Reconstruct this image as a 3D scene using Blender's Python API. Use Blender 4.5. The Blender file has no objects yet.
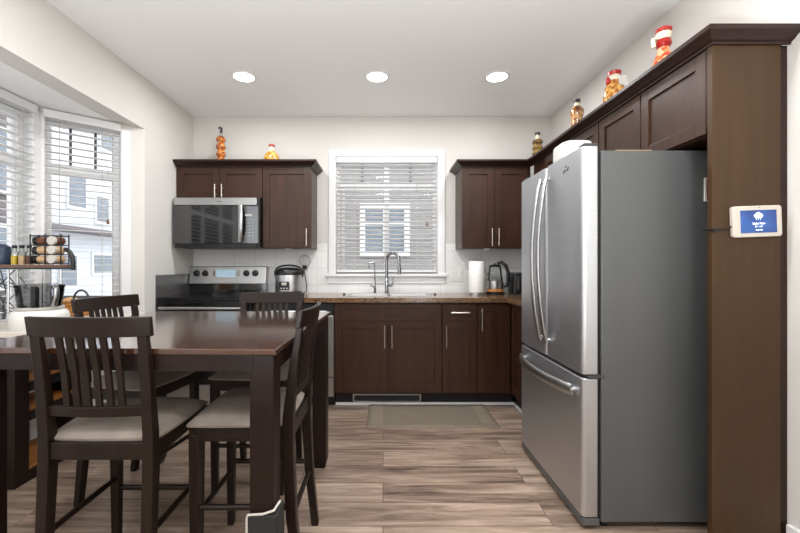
import bpy, bmesh, math, random
from mathutils import Vector, Matrix
random.seed(7)
scene = bpy.context.scene
C = scene.collection
PI = math.pi
H = 1.17            # camera height

# ------------------------------------------------------------------ camera
cam_d = bpy.data.cameras.new('camera')
cam_d.sensor_width = 36.0
cam_d.lens = 395.0 / 800.0 * 36.0
cam_d.shift_x = 17.0 / 800.0
cam_d.shift_y = 0.0
cam_d.clip_start = 0.05
cam = bpy.data.objects.new('camera', cam_d)
cam.location = (0, 0, H)
cam.rotation_euler = (PI / 2, 0, 0)
C.objects.link(cam)
scene.camera = cam

# ------------------------------------------------------------------ world, exposure
world = bpy.data.worlds.new('overcast_sky')
scene.world = world
world.use_nodes = True
bg = world.node_tree.nodes['Background']
bg.inputs[0].default_value = (0.92, 0.955, 1.0, 1)
bg.inputs[1].default_value = 2.1
vs = scene.view_settings
vs.view_transform = 'Standard'
vs.look = 'None'
vs.gamma = 1.0
vs.use_curve_mapping = False
vs.exposure = 0.42

LAMP_W = 8.0        # each seen recessed lamp and each added ceiling fill
UP_W = 40.0          # each added fill aimed up at the ceiling
REAR_FILL_W = 4.0        # added weak fill before the closed rear wall


def add_light(name, kind, loc, rot, power, size=0.1, size_y=None, color=(1, 1, 1)):
    l = bpy.data.lights.new(name, kind)
    l.energy = power
    l.color = color
    if kind == 'AREA':
        if size_y is None:
            l.shape = 'DISK'
            l.size = size
        else:
            l.shape = 'RECTANGLE'
            l.size = size
            l.size_y = size_y
    o = bpy.data.objects.new(name, l)
    o.location = loc
    o.rotation_euler = rot
    C.objects.link(o)
    return o


# added fill light behind the camera; the rear wall has no window
add_light('rear_fill', 'AREA', (0.0, -3.35, 1.35), (PI / 2, 0, 0), REAR_FILL_W, 2.9, 2.2, (0.97, 0.98, 1.0))
# two added bare fills behind the camera, aimed up to brighten the ceiling
for ux in (-0.7, 0.62):
    add_light('ceiling_fill', 'AREA', (ux, -0.4, 0.70), (PI, 0, 0), UP_W, 0.32, None, (0.96, 0.985, 1.0))

# ------------------------------------------------------------------ colour helpers


def lin(c):
    return c / 12.92 if c <= 0.04045 else ((c + 0.055) / 1.055) ** 2.4


def rgb(r, g, b):
    return (lin(r / 255), lin(g / 255), lin(b / 255), 1)


def new_mat(name):
    m = bpy.data.materials.new(name)
    m.use_nodes = True
    nt = m.node_tree
    return m, nt, nt.nodes['Principled BSDF']


def mat(name, col, rough=0.5, metal=0.0, var=0.0, scale=(8, 8, 8), bump=0.0, coat=0.0, emit=None, estr=1.0, spec=0.5, detail=4):
    m, nt, b = new_mat(name)
    b.inputs['Base Color'].default_value = col
    b.inputs['Roughness'].default_value = rough
    b.inputs['Metallic'].default_value = metal
    b.inputs['Specular IOR Level'].default_value = spec
    if coat:
        b.inputs['Coat Weight'].default_value = coat
        b.inputs['Coat Roughness'].default_value = 0.12
    if emit is not None:
        b.inputs['Emission Color'].default_value = emit
        b.inputs['Emission Strength'].default_value = estr
    if var > 0 or bump > 0:
        tc = nt.nodes.new('ShaderNodeTexCoord')
        mp = nt.nodes.new('ShaderNodeMapping')
        mp.inputs['Scale'].default_value = scale
        nz = nt.nodes.new('ShaderNodeTexNoise')
        nz.inputs['Scale'].default_value = 1.0
        nz.inputs['Detail'].default_value = detail
        nt.links.new(tc.outputs['Object'], mp.inputs['Vector'])
        nt.links.new(mp.outputs['Vector'], nz.inputs['Vector'])
        if var > 0:
            rp = nt.nodes.new('ShaderNodeValToRGB')
            rp.color_ramp.elements[0].position = 0.3
            rp.color_ramp.elements[1].position = 0.7
            rp.color_ramp.elements[0].color = tuple(max(0, x * (1 - var)) for x in col[:3]) + (1,)
            rp.color_ramp.elements[1].color = tuple(min(1, x * (1 + var)) for x in col[:3]) + (1,)
            nt.links.new(nz.outputs['Fac'], rp.inputs['Fac'])
            nt.links.new(rp.outputs['Color'], b.inputs['Base Color'])
        if bump > 0:
            bp = nt.nodes.new('ShaderNodeBump')
            bp.inputs['Strength'].default_value = bump
            bp.inputs['Distance'].default_value = 0.01
            nt.links.new(nz.outputs['Fac'], bp.inputs['Height'])
            nt.links.new(bp.outputs['Normal'], b.inputs['Normal'])
    return m


def glass_mat(name, tint=(1, 1, 1, 1), refl=0.08, rough=0.02):
    m = bpy.data.materials.new(name)
    m.use_nodes = True
    nt = m.node_tree
    nt.nodes.clear()
    out = nt.nodes.new('ShaderNodeOutputMaterial')
    mix = nt.nodes.new('ShaderNodeMixShader')
    tr = nt.nodes.new('ShaderNodeBsdfTransparent')
    gl = nt.nodes.new('ShaderNodeBsdfGlossy')
    lw = nt.nodes.new('ShaderNodeLayerWeight')
    lw.inputs['Blend'].default_value = refl * 2
    tr.inputs['Color'].default_value = tint
    gl.inputs['Roughness'].default_value = rough
    nt.links.new(lw.outputs['Fresnel'], mix.inputs['Fac'])
    nt.links.new(tr.outputs[0], mix.inputs[1])
    nt.links.new(gl.outputs[0], mix.inputs[2])
    nt.links.new(mix.outputs[0], out.inputs['Surface'])
    return m


def mottled(name, c1, c2, c3, scale=60, rough=0.15, coat=0.6):
    m, nt, b = new_mat(name)
    tc = nt.nodes.new('ShaderNodeTexCoord')
    vo = nt.nodes.new('ShaderNodeTexVoronoi')
    vo.inputs['Scale'].default_value = scale
    rp = nt.nodes.new('ShaderNodeValToRGB')
    rp.color_ramp.elements[0].color = c1
    rp.color_ramp.elements[1].color = c3
    e = rp.color_ramp.elements.new(0.45)
    e.color = c2
    sep = nt.nodes.new('ShaderNodeSeparateColor')
    nt.links.new(tc.outputs['Object'], vo.inputs['Vector'])
    nt.links.new(vo.outputs['Color'], sep.inputs[0])
    nt.links.new(sep.outputs[0], rp.inputs['Fac'])
    nt.links.new(rp.outputs['Color'], b.inputs['Base Color'])
    b.inputs['Roughness'].default_value = rough
    b.inputs['Coat Weight'].default_value = coat
    return m


def plank_floor():
    m, nt, b = new_mat('vinyl_plank')
    tc = nt.nodes.new('ShaderNodeTexCoord')
    br = nt.nodes.new('ShaderNodeTexBrick')
    br.offset = 0.37
    br.inputs['Scale'].default_value = 1.0
    br.inputs['Brick Width'].default_value = 1.22
    br.inputs['Row Height'].default_value = 0.178
    br.inputs['Mortar Size'].default_value = 0.0018
    br.inputs['Mortar Smooth'].default_value = 0.2
    br.inputs['Color1'].default_value = (0, 0, 0, 1)
    br.inputs['Color2'].default_value = (1, 1, 1, 1)
    br.inputs['Mortar'].default_value = (0.5, 0.5, 0.5, 1)
    nt.links.new(tc.outputs['Object'], br.inputs['Vector'])
    sepb = nt.nodes.new('ShaderNodeSeparateColor')
    nt.links.new(br.outputs['Color'], sepb.inputs[0])
    # grain, shifted per plank
    comb = nt.nodes.new('ShaderNodeCombineXYZ')
    mul = nt.nodes.new('ShaderNodeMath')
    mul.operation = 'MULTIPLY'
    mul.inputs[1].default_value = 37.0
    nt.links.new(sepb.outputs[0], mul.inputs[0])
    nt.links.new(mul.outputs[0], comb.inputs[2])
    vadd = nt.nodes.new('ShaderNodeVectorMath')
    vadd.operation = 'ADD'
    nt.links.new(tc.outputs['Object'], vadd.inputs[0])
    nt.links.new(comb.outputs[0], vadd.inputs[1])
    mp = nt.nodes.new('ShaderNodeMapping')
    mp.inputs['Scale'].default_value = (1.9, 22, 1)
    nt.links.new(vadd.outputs[0], mp.inputs['Vector'])
    n1 = nt.nodes.new('ShaderNodeTexNoise')
    n1.inputs['Scale'].default_value = 1.0
    n1.inputs['Detail'].default_value = 7
    n1.inputs['Roughness'].default_value = 0.65
    n1.inputs['Distortion'].default_value = 0.9
    nt.links.new(mp.outputs['Vector'], n1.inputs['Vector'])
    mp2 = nt.nodes.new('ShaderNodeMapping')
    mp2.inputs['Scale'].default_value = (1.1, 9, 1)
    nt.links.new(vadd.outputs[0], mp2.inputs['Vector'])
    n2 = nt.nodes.new('ShaderNodeTexNoise')
    n2.inputs['Scale'].default_value = 1.0
    n2.inputs['Detail'].default_value = 3
    nt.links.new(mp2.outputs['Vector'], n2.inputs['Vector'])
    add = nt.nodes.new('ShaderNodeMath')
    add.operation = 'MULTIPLY_ADD'
    add.inputs[1].default_value = 0.14
    nt.links.new(sepb.outputs[0], add.inputs[0])
    nt.links.new(n1.outputs['Fac'], add.inputs[2])
    add2 = nt.nodes.new('ShaderNodeMath')
    add2.operation = 'MULTIPLY_ADD'
    add2.inputs[1].default_value = 0.42
    nt.links.new(n2.outputs['Fac'], add2.inputs[0])
    nt.links.new(add.outputs[0], add2.inputs[2])
    rp = nt.nodes.new('ShaderNodeValToRGB')
    rp.color_ramp.elements[0].position = 0.50
    rp.color_ramp.elements[1].position = 1.12
    rp.color_ramp.elements[1].position = 1.0
    rp.color_ramp.elements[0].color = rgb(66, 53, 45)
    rp.color_ramp.elements[1].color = rgb(178, 157, 139)
    e = rp.color_ramp.elements.new(0.74)
    e.color = rgb(134, 114, 99)
    nt.links.new(add2.outputs[0], rp.inputs['Fac'])
    mx = nt.nodes.new('ShaderNodeMix')
    mx.data_type = 'RGBA'
    nt.links.new(br.outputs['Fac'], mx.inputs['Factor'])
    nt.links.new(rp.outputs['Color'], mx.inputs['A'])
    mx.inputs['B'].default_value = rgb(86, 71, 62)
    nt.links.new(mx.outputs['Result'], b.inputs['Base Color'])
    b.inputs['Roughness'].default_value = 0.38
    bp = nt.nodes.new('ShaderNodeBump')
    bp.inputs['Strength'].default_value = 0.12
    bp.inputs['Distance'].default_value = 0.004
    nt.links.new(n1.outputs['Fac'], bp.inputs['Height'])
    nt.links.new(bp.outputs['Normal'], b.inputs['Normal'])
    return m


def tile_mat():
    m, nt, b = new_mat('white_tile')
    tc = nt.nodes.new('ShaderNodeTexCoord')
    sp = nt.nodes.new('ShaderNodeSeparateXYZ')
    cb = nt.nodes.new('ShaderNodeCombineXYZ')
    ad = nt.nodes.new('ShaderNodeMath')
    ad.operation = 'ADD'
    nt.links.new(tc.outputs['Object'], sp.inputs[0])
    nt.links.new(sp.outputs['X'], ad.inputs[0])
    nt.links.new(sp.outputs['Y'], ad.inputs[1])
    nt.links.new(ad.outputs[0], cb.inputs[0])
    nt.links.new(sp.outputs['Z'], cb.inputs[1])
    br = nt.nodes.new('ShaderNodeTexBrick')
    br.offset = 0.0
    br.inputs['Scale'].default_value = 1.0
    br.inputs['Brick Width'].default_value = 0.2
    br.inputs['Row Height'].default_value = 0.165
    br.inputs['Mortar Size'].default_value = 0.002
    br.inputs['Color1'].default_value = rgb(236, 236, 234)
    br.inputs['Color2'].default_value = rgb(230, 231, 230)
    br.inputs['Mortar'].default_value = rgb(205, 204, 200)
    nt.links.new(cb.outputs[0], br.inputs['Vector'])
    nt.links.new(br.outputs['Color'], b.inputs['Base Color'])
    b.inputs['Roughness'].default_value = 0.3
    return m


def siding_mat(name, c1, c2, pitch):
    m, nt, b = new_mat(name)
    tc = nt.nodes.new('ShaderNodeTexCoord')
    sp = nt.nodes.new('ShaderNodeSeparateXYZ')
    nt.links.new(tc.outputs['Object'], sp.inputs[0])
    dv = nt.nodes.new('ShaderNodeMath')
    dv.operation = 'DIVIDE'
    dv.inputs[1].default_value = pitch
    fr = nt.nodes.new('ShaderNodeMath')
    fr.operation = 'FRACT'
    nt.links.new(sp.outputs['Z'], dv.inputs[0])
    nt.links.new(dv.outputs[0], fr.inputs[0])
    rp = nt.nodes.new('ShaderNodeValToRGB')
    rp.color_ramp.interpolation = 'CONSTANT'
    rp.color_ramp.elements[0].color = c2
    rp.color_ramp.elements[1].color = c1
    rp.color_ramp.elements[1].position = 0.12
    nt.links.new(fr.outputs[0], rp.inputs['Fac'])
    nt.links.new(rp.outputs['Color'], b.inputs['Base Color'])
    b.inputs['Roughness'].default_value = 0.7
    return m


def granite_mat():
    m, nt, b = new_mat('granite')
    tc = nt.nodes.new('ShaderNodeTexCoord')
    vo = nt.nodes.new('ShaderNodeTexNoise')
    vo.inputs['Scale'].default_value = 90
    vo.inputs['Detail'].default_value = 6
    rp = nt.nodes.new('ShaderNodeValToRGB')
    rp.color_ramp.elements[0].position = 0.36
    rp.color_ramp.elements[1].position = 0.66
    rp.color_ramp.elements[0].color = rgb(62, 44, 32)
    rp.color_ramp.elements[1].color = rgb(140, 108, 78)
    nt.links.new(tc.outputs['Object'], vo.inputs['Vector'])
    nt.links.new(vo.outputs['Fac'], rp.inputs['Fac'])
    nt.links.new(rp.outputs['Color'], b.inputs['Base Color'])
    b.inputs['Roughness'].default_value = 0.15
    return m


M = {}
M['wall'] = mat('wall_paint', rgb(214, 211, 206), 0.85, var=0.015, scale=(1.2, 1.2, 1.2))
M['ceiling'] = mat('ceiling_paint', rgb(244, 244, 244), 0.9, var=0.01, scale=(1, 1, 1))
M['trim'] = mat('white_trim', rgb(226, 226, 226), 0.45, var=0.01)
M['floor'] = plank_floor()
M['tile'] = tile_mat()
M['cab'] = mat('cabinet_stain', rgb(56, 34, 23), 0.36, var=0.25, scale=(28, 28, 2.2), coat=0.08, spec=0.3)
M['cab_base'] = M['cab']
M['panel'] = mat('end_panel_stain', rgb(64, 44, 24), 0.42, var=0.12, scale=(26, 26, 1.6), coat=0.0, spec=0.3)
M['crown'] = mat('crown_stain', rgb(42, 25, 20), 0.36, var=0.15, scale=(20, 20, 20), coat=0.0, spec=0.3)
M['kick'] = mat('toe_kick_black', rgb(24, 17, 15), 0.6, var=0.1)
M['chair'] = mat('chair_espresso', rgb(30, 20, 15), 0.36, var=0.25, scale=(30, 30, 4), coat=0.0, spec=0.28)
M['table'] = mat('table_espresso', rgb(28, 16, 13), 0.38, var=0.25, scale=(3, 40, 30), coat=0.0, spec=0.28)
M['tabletop'] = mat('tabletop_espresso', rgb(68, 40, 26), 0.13, var=0.22, scale=(2.5, 26, 20), coat=1.0)
M['cushion'] = mat('seat_microfibre', rgb(142, 131, 121), 0.9, var=0.16, scale=(9, 9, 9), bump=0.15)
M['steel'] = mat('brushed_steel', rgb(186, 186, 186), 0.3, 1.0, var=0.05, scale=(3, 3, 160))
M['fridge_door'] = mat('fridge_steel', rgb(196, 198, 201), 0.43, 1.0, var=0.03, scale=(3, 3, 120))
M['fridge_side'] = mat('fridge_grey_side', rgb(86, 87, 87), 0.42, 0.15, var=0.02, scale=(3, 3, 3))
M['dark_grey'] = mat('dark_grey_plastic', rgb(58, 59, 61), 0.45, var=0.05)
M['chrome'] = mat('chrome', rgb(158, 158, 162), 0.1, 1.0, var=0.02)
M['nickel'] = mat('brushed_nickel', rgb(205, 198, 186), 0.28, 1.0, var=0.03, scale=(60, 60, 60))
M['black'] = mat('black_plastic', rgb(18, 18, 19), 0.35, var=0.1)
M['blackglass'] = mat('black_glass', rgb(14, 14, 15), 0.05, var=0.02, coat=1.0, spec=1.0)
M['cookglass'] = mat('cooktop_glass', rgb(12, 12, 13), 0.12, var=0.02, spec=0.4)
M['granite'] = granite_mat()
M['splash'] = mat('dark_splash_sheet', rgb(78, 77, 76), 0.35, var=0.25, scale=(3, 4, 40))
M['white'] = mat('white_plastic', rgb(222, 220, 214), 0.4, var=0.01)
M['frost'] = mat('frosted_plastic', rgb(196, 196, 194), 0.4, var=0.02)
M['plate'] = mat('switch_plastic', rgb(226, 224, 218), 0.35, var=0.01)
M['bezel'] = mat('display_bezel', rgb(196, 188, 176), 0.45, var=0.01)
M['paper'] = mat('paper_towel', rgb(244, 243, 240), 0.95, var=0.02, scale=(60, 60, 60), bump=0.2)
M['blind'] = mat('white_blind', rgb(226, 226, 226), 0.55, var=0.01)
M['mat'] = mat('olive_mat', rgb(112, 102, 87), 0.8, var=0.15, scale=(70, 120, 70), bump=0.5)
M['mat_line'] = mat('olive_mat_border', rgb(124, 114, 98), 0.8, var=0.15, scale=(70, 120, 70), bump=0.4)
M['glass'] = glass_mat('window_glass')
M['jar'] = glass_mat('jar_glass', (0.92, 0.95, 0.94, 1), 0.12)
M['smoke'] = glass_mat('smoked_plastic', (0.62, 0.63, 0.64, 1), 0.14)
M['wicker'] = mat('wicker', rgb(186, 128, 62), 0.6, var=0.4, scale=(90, 90, 60), bump=0.9)
M['pine'] = mat('pine_shelf', rgb(190, 125, 62), 0.5, var=0.2, scale=(30, 4, 30))
M['pale_top'] = mat('pale_cart_top', rgb(206, 198, 186), 0.35, var=0.05)
M['oak'] = mat('brown_shelf_board', rgb(110, 74, 50), 0.5, var=0.2, scale=(4, 40, 40))
M['blue_dark'] = mat('dark_blue_enamel', rgb(38, 52, 74), 0.3, var=0.05)
M['lcd'] = mat('range_lcd', rgb(160, 180, 190), 0.2, var=0.2, scale=(60, 60, 60), emit=rgb(150, 185, 205), estr=0.35)
M['tan'] = mat('cardboard', rgb(178, 146, 110), 0.8, var=0.05)
M['red'] = mat('red_gloss', rgb(176, 30, 24), 0.35, var=0.1)
M['maroon'] = mat('maroon_card', rgb(110, 20, 30), 0.5, var=0.1)
M['cream'] = mat('cream_cloth', rgb(232, 222, 198), 0.8, var=0.08, scale=(40, 40, 40))
M['emit'] = mat('lamp_diffuser', rgb(255, 250, 240), 0.5, emit=(1.0, 0.95, 0.86, 1), estr=7.0)
M['rubber'] = mat('black_rubber', rgb(30, 32, 32), 0.6, var=0.1)
M['pale_edge'] = mat('pale_edge', rgb(190, 186, 178), 0.6, var=0.05)
M['sand'] = mat('beige_spice', rgb(200, 168, 128), 0.7, var=0.15, scale=(80, 80, 80))
M['brown_spice'] = mat('brown_spice', rgb(104, 62, 40), 0.7, var=0.3, scale=(80, 80, 80))
M['oil'] = mat('yellow_oil', rgb(206, 170, 30), 0.2, var=0.1, coat=0.5)
M['bread'] = mat('bread_crust', rgb(214, 168, 120), 0.7, var=0.12, scale=(20, 20, 20))


def screen_mat():
    m, nt, b = new_mat('blue_screen')
    tc = nt.nodes.new('ShaderNodeTexCoord')
    mp = nt.nodes.new('ShaderNodeMapping')
    mp.inputs['Rotation'].default_value = (0, math.radians(50), 0)
    gr = nt.nodes.new('ShaderNodeTexNoise')
    gr.inputs['Scale'].default_value = 7.0
    gr.inputs['Detail'].default_value = 1.0
    rp = nt.nodes.new('ShaderNodeValToRGB')
    rp.color_ramp.elements[0].position = 0.35
    rp.color_ramp.elements[1].position = 0.65
    rp.color_ramp.elements[0].color = rgb(70, 140, 235)
    rp.color_ramp.elements[1].color = rgb(48, 66, 140)
    nt.links.new(tc.outputs['Object'], mp.inputs['Vector'])
    nt.links.new(mp.outputs['Vector'], gr.inputs['Vector'])
    nt.links.new(gr.outputs['Fac'], rp.inputs['Fac'])
    b.inputs['Base Color'].default_value = (0.01, 0.01, 0.02, 1)
    nt.links.new(rp.outputs['Color'], b.inputs['Emission Color'])
    b.inputs['Emission Strength'].default_value = 0.6
    b.inputs['Roughness'].default_value = 0.15
    return m


M['screen'] = screen_mat()
M['glyph'] = mat('screen_glyph', rgb(240, 245, 255), 0.4, emit=rgb(240, 246, 255), estr=1.0)

# ------------------------------------------------------------------ mesh builder
INV = {}


class MB:
    def __init__(self):
        self.bm = bmesh.new()

    def verts(self, pts):
        return [self.bm.verts.new(p) for p in pts]

    def face(self, vs):
        try:
            return self.bm.faces.new(vs)
        except ValueError:
            return None

    def hexa(self, p):      # 8 points: bottom loop 0-3, top loop 4-7
        v = self.verts(p)
        for f in ((3, 2, 1, 0), (4, 5, 6, 7), (0, 1, 5, 4), (1, 2, 6, 5), (2, 3, 7, 6), (3, 0, 4, 7)):
            self.face([v[i] for i in f])
        return self

    def box(self, x0, x1, y0, y1, z0, z1):
        return self.hexa([(x0, y0, z0), (x1, y0, z0), (x1, y1, z0), (x0, y1, z0),
                          (x0, y0, z1), (x1, y0, z1), (x1, y1, z1), (x0, y1, z1)])

    def obox(self, O, U, N, u0, u1, n0, n1, z0, z1):
        O, U, N = Vector(O), Vector(U), Vector(N)
        Z = Vector((0, 0, 1))
        P = lambda u, n, z: O + U * u + N * n + Z * z
        return self.hexa([P(u0, n0, z0), P(u1, n0, z0), P(u1, n1, z0), P(u0, n1, z0),
                          P(u0, n0, z1), P(u1, n0, z1), P(u1, n1, z1), P(u0, n1, z1)])

    def rings(self, rings, cap=True, closed=False):
        vr = [self.verts(r) for r in rings]
        n = len(vr[0])
        m = len(vr)
        for i in range(m if closed else m - 1):
            a, b = vr[i], vr[(i + 1) % m]
            for j in range(n):
                self.face([a[j], a[(j + 1) % n], b[(j + 1) % n], b[j]])
        if cap and not closed:
            self.face(list(reversed(vr[0])))
            self.face(vr[-1])
        return self

    def cyl(self, p0, p1, r0, r1=None, seg=20):
        r1 = r0 if r1 is None else r1
        return self.tube([p0, p1], r0, seg, r1=r1)

    def tube(self, path, r, seg=10, r1=None, closed=False, flat=None, up=None):
        path = [Vector(p) for p in path]
        n = len(path)
        rings = []
        prev = None
        for i, p in enumerate(path):
            if closed:
                t = path[(i + 1) % n] - path[i - 1]
            elif i == 0:
                t = path[1] - path[0]
            elif i == n - 1:
                t = path[-1] - path[-2]
            else:
                t = (path[i + 1] - path[i]).normalized() + (path[i] - path[i - 1]).normalized()
            t.normalize()
            if prev is None:
                a = Vector(up) if up is not None else (Vector((0, 0, 1)) if abs(t.z) < 0.9 else Vector((1, 0, 0)))
            else:
                a = prev
            a = (a - t * a.dot(t)).normalized()
            prev = a
            b = t.cross(a)
            rr = r if r1 is None else r + (r1 - r) * i / (n - 1)
            f = 1.0 if flat is None else flat
            rings.append([p + a * (rr * f * math.cos(2 * PI * k / seg)) + b * (rr * math.sin(2 * PI * k / seg)) for k in range(seg)])
        return self.rings(rings, True, closed)

    def lathe(self, prof, c=(0, 0, 0), seg=24, axis='z'):
        c = Vector(c)
        rings = []
        for r, z in prof:
            r = max(r, 1e-4)
            ring = []
            for k in range(seg):
                a = 2 * PI * k / seg
                if axis == 'z':
                    ring.append(c + Vector((r * math.cos(a), r * math.sin(a), z)))
                elif axis == 'y':
                    ring.append(c + Vector((r * math.cos(a), z, r * math.sin(a))))
                else:
                    ring.append(c + Vector((z, r * math.cos(a), r * math.sin(a))))
            rings.append(ring)
        return self.rings(rings)

    def prism(self, poly, z0, z1):
        return self.rings([[(x, y, z0) for x, y in poly], [(x, y, z1) for x, y in poly]])

    def rrect(self, x0, x1, y0, y1, z0, z1, r=0.02, seg=5):
        poly = []
        for cx, cy, a0 in ((x1 - r, y0 + r, -90), (x1 - r, y1 - r, 0), (x0 + r, y1 - r, 90), (x0 + r, y0 + r, 180)):
            for k in range(seg + 1):
                a = math.radians(a0 + 90 * k / seg)
                poly.append((cx + r * math.cos(a), cy + r * math.sin(a)))
        return self.prism(poly, z0, z1)

    def sweep(self, path, prof):        # plan path, profile (outward to the right of travel, z)
        P = [Vector(p) for p in path]
        rings = []
        for i, p in enumerate(P):
            def nr(a, b):
                d = (b - a).normalized()
                return Vector((d.y, -d.x))
            if i == 0:
                n = nr(P[0], P[1])
            elif i == len(P) - 1:
                n = nr(P[-2], P[-1])
            else:
                a, b = nr(P[i - 1], p), nr(p, P[i + 1])
                n = a + b
                n = n / (n.dot(a))
            rings.append([(p.x + n.x * o, p.y + n.y * o, z) for o, z in prof])
        return self.rings(rings)

    def post(self, secs):               # (x, y, z, wx, wy) rectangles stacked
        return self.rings([[(x - a / 2, y - b / 2, z), (x + a / 2, y - b / 2, z), (x + a / 2, y + b / 2, z), (x - a / 2, y + b / 2, z)]
                           for x, y, z, a, b in secs])

    def ball(self, c, r, seg=14, sx=1, sy=1, sz=1):
        n = 8
        prof = []
        rings = []
        for i in range(n + 1):
            a = -PI / 2 + PI * i / n
            rr = max(1e-4, math.cos(a)) * r
            rings.append([(c[0] + sx * rr * math.cos(2 * PI * k / seg), c[1] + sy * rr * math.sin(2 * PI * k / seg), c[2] + sz * r * math.sin(a)) for k in range(seg)])
        return self.rings(rings)

    def shaker(self, O, U, N, w, z0, z1, t=0.02, rail=0.06, rec=0.009):
        # door face plane spanned by U and z, N outward
        g = rail
        self.obox(O, U, N, 0, g, 0, t, z0, z1)
        self.obox(O, U, N, w - g, w, 0, t, z0, z1)
        self.obox(O, U, N, g, w - g, 0, t, z0, z0 + g)
        self.obox(O, U, N, g, w - g, 0, t, z1 - g, z1)
        self.obox(O, U, N, g, w - g, 0, t - rec, z0 + g, z1 - g)
        return self

    def build(self, name, m, parent=None, smooth=False, bevel=0.0, subsurf=0):
        bmesh.ops.recalc_face_normals(self.bm, faces=self.bm.faces)
        me = bpy.data.meshes.new(name)
        self.bm.to_mesh(me)
        self.bm.free()
        if isinstance(m, str):
            m = M[m]
        me.materials.append(m)
        if smooth:
            me.polygons.foreach_set('use_smooth', [True] * len(me.polygons))
            try:
                me.set_sharp_from_angle(angle=math.radians(40))
            except Exception:
                pass
        o = bpy.data.objects.new(name, me)
        C.objects.link(o)
        if parent is not None:
            inv = INV.get(parent.name)
            if inv is not None:
                me.transform(inv)
                INV[o.name] = inv
            o.parent = parent
        if bevel > 0:
            b = o.modifiers.new('bevel', 'BEVEL')
            b.width = bevel
            b.segments = 2
            b.limit_method = 'ANGLE'
            b.angle_limit = math.radians(40)
        if subsurf:
            s = o.modifiers.new('subsurf', 'SUBSURF')
            s.levels = subsurf
            s.render_levels = subsurf
        return o


def tag(o, label, cat, group=None, kind=None):
    o['label'] = label
    o['category'] = cat
    if group:
        o['group'] = group
    if kind:
        o['kind'] = kind
    return o


def thing(name, label, cat, loc=(0, 0, 0), rz=0.0, group=None):
    o = bpy.data.objects.new(name, None)
    o.empty_display_size = 0.1
    o.location = loc
    o.rotation_euler = (0, 0, rz)
    C.objects.link(o)
    INV[o.name] = (Matrix.Translation(loc) @ Matrix.Rotation(rz, 4, 'Z')).inverted()
    return tag(o, label, cat, group)


def struct(o, label=None, cat=None):
    o['kind'] = 'structure'
    if label:
        o['label'] = label
        o['category'] = cat
    return o


def copy_tree(o, parent=None):
    c = o.copy()
    C.objects.link(c)
    if parent is not None:
        c.parent = parent
    for ch in list(o.children):
        copy_tree(ch, c)
    return c


def part(parent, name, m, fn, **kw):
    b = MB()
    fn(b)
    return b.build(name, m, parent, **kw)


# ------------------------------------------------------------------ room shell
XL, XR, YB, YF, ZC = -1.847, 1.63, 3.85, -3.5, 2.63
XBAY, ZBAY = -2.30, 2.236
BY0, BY1, BY2, BY3 = 0.09, 0.50, 2.65, 3.06      # bay plan along y
WT = 0.14

b = MB()
b.box(XBAY - 0.3, XR + 0.2, YF - 0.2, YB + 0.2, -0.12, 0)
struct(b.build('floor', 'floor'), 'grey brown wood-look plank floor', 'floor')
b = MB()
b.box(XL - 0.2, XR + 0.2, YF - 0.2, YB + 0.2, ZC, ZC + 0.1)
struct(b.build('ceiling', 'ceiling'), 'flat white ceiling with recessed lights', 'ceiling')

# back wall with the window opening
WX0, WX1, WZ0, WZ1 = -0.462, 0.534, 1.10, 2.237
b = MB()
b.box(XL - WT, WX0, YB, YB + WT, 0, ZC)
b.box(WX1, XR + WT, YB, YB + WT, 0, ZC)
b.box(WX0, WX1, YB, YB + WT, 0, WZ0)
b.box(WX0, WX1, YB, YB + WT, WZ1, ZC)
struct(b.build('wall_back', 'wall'), 'pale greige wall behind the sink', 'wall')
b = MB()
b.box(XR, XR + WT, YF, YB, 0, ZC)
struct(b.build('wall_right', 'wall'), 'pale greige wall behind the fridge run', 'wall')
b = MB()
b.box(XL - WT, XL, YF, BY0, 0, ZC)
b.box(XL - WT, XL, BY3, YB, 0, ZC)
b.box(XL - WT, XL, BY0, BY3, ZBAY, ZC)
struct(b.build('wall_left', 'wall'), 'pale greige wall holding the bay window', 'wall')
b = MB()
b.box(XL, XR, YF - 0.1, YF, 0, ZC)
struct(b.build('wall_front', 'wall'), 'pale wall at the far end of the room behind the viewer', 'wall')
# bay soffit
b = MB()
b.prism([(XL - WT, BY3 + 0.12), (XBAY - 0.2, BY2 + 0.14), (XBAY - 0.2, BY1 - 0.14), (XL - WT, BY0 - 0.12)], ZBAY, ZBAY + 0.1)
struct(b.build('ceiling_bay', 'ceiling'), 'lower white ceiling over the bay window', 'ceiling')

SQ = math.sqrt


def seg_basis(p0, p1):
    p0, p1 = Vector((p0[0], p0[1], 0)), Vector((p1[0], p1[1], 0))
    L = (p1 - p0).length
    U = (p1 - p0) / L
    return p0, U, L


def bay_wall(name, p0, p1, N, u0, u1, z0, z1, label):
    O, U, L = seg_basis(p0, p1)
    N = Vector(N).normalized()
    b = MB()
    b.obox(O, U, N, 0, u0, 0, WT, 0, ZBAY)
    b.obox(O, U, N, u1, L, 0, WT, 0, ZBAY)
    b.obox(O, U, N, u0, u1, 0, WT, 0, z0)
    b.obox(O, U, N, u0, u1, 0, WT, z1, ZBAY)
    struct(b.build(name, 'wall'), label, 'wall')
    return O, U, N


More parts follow.
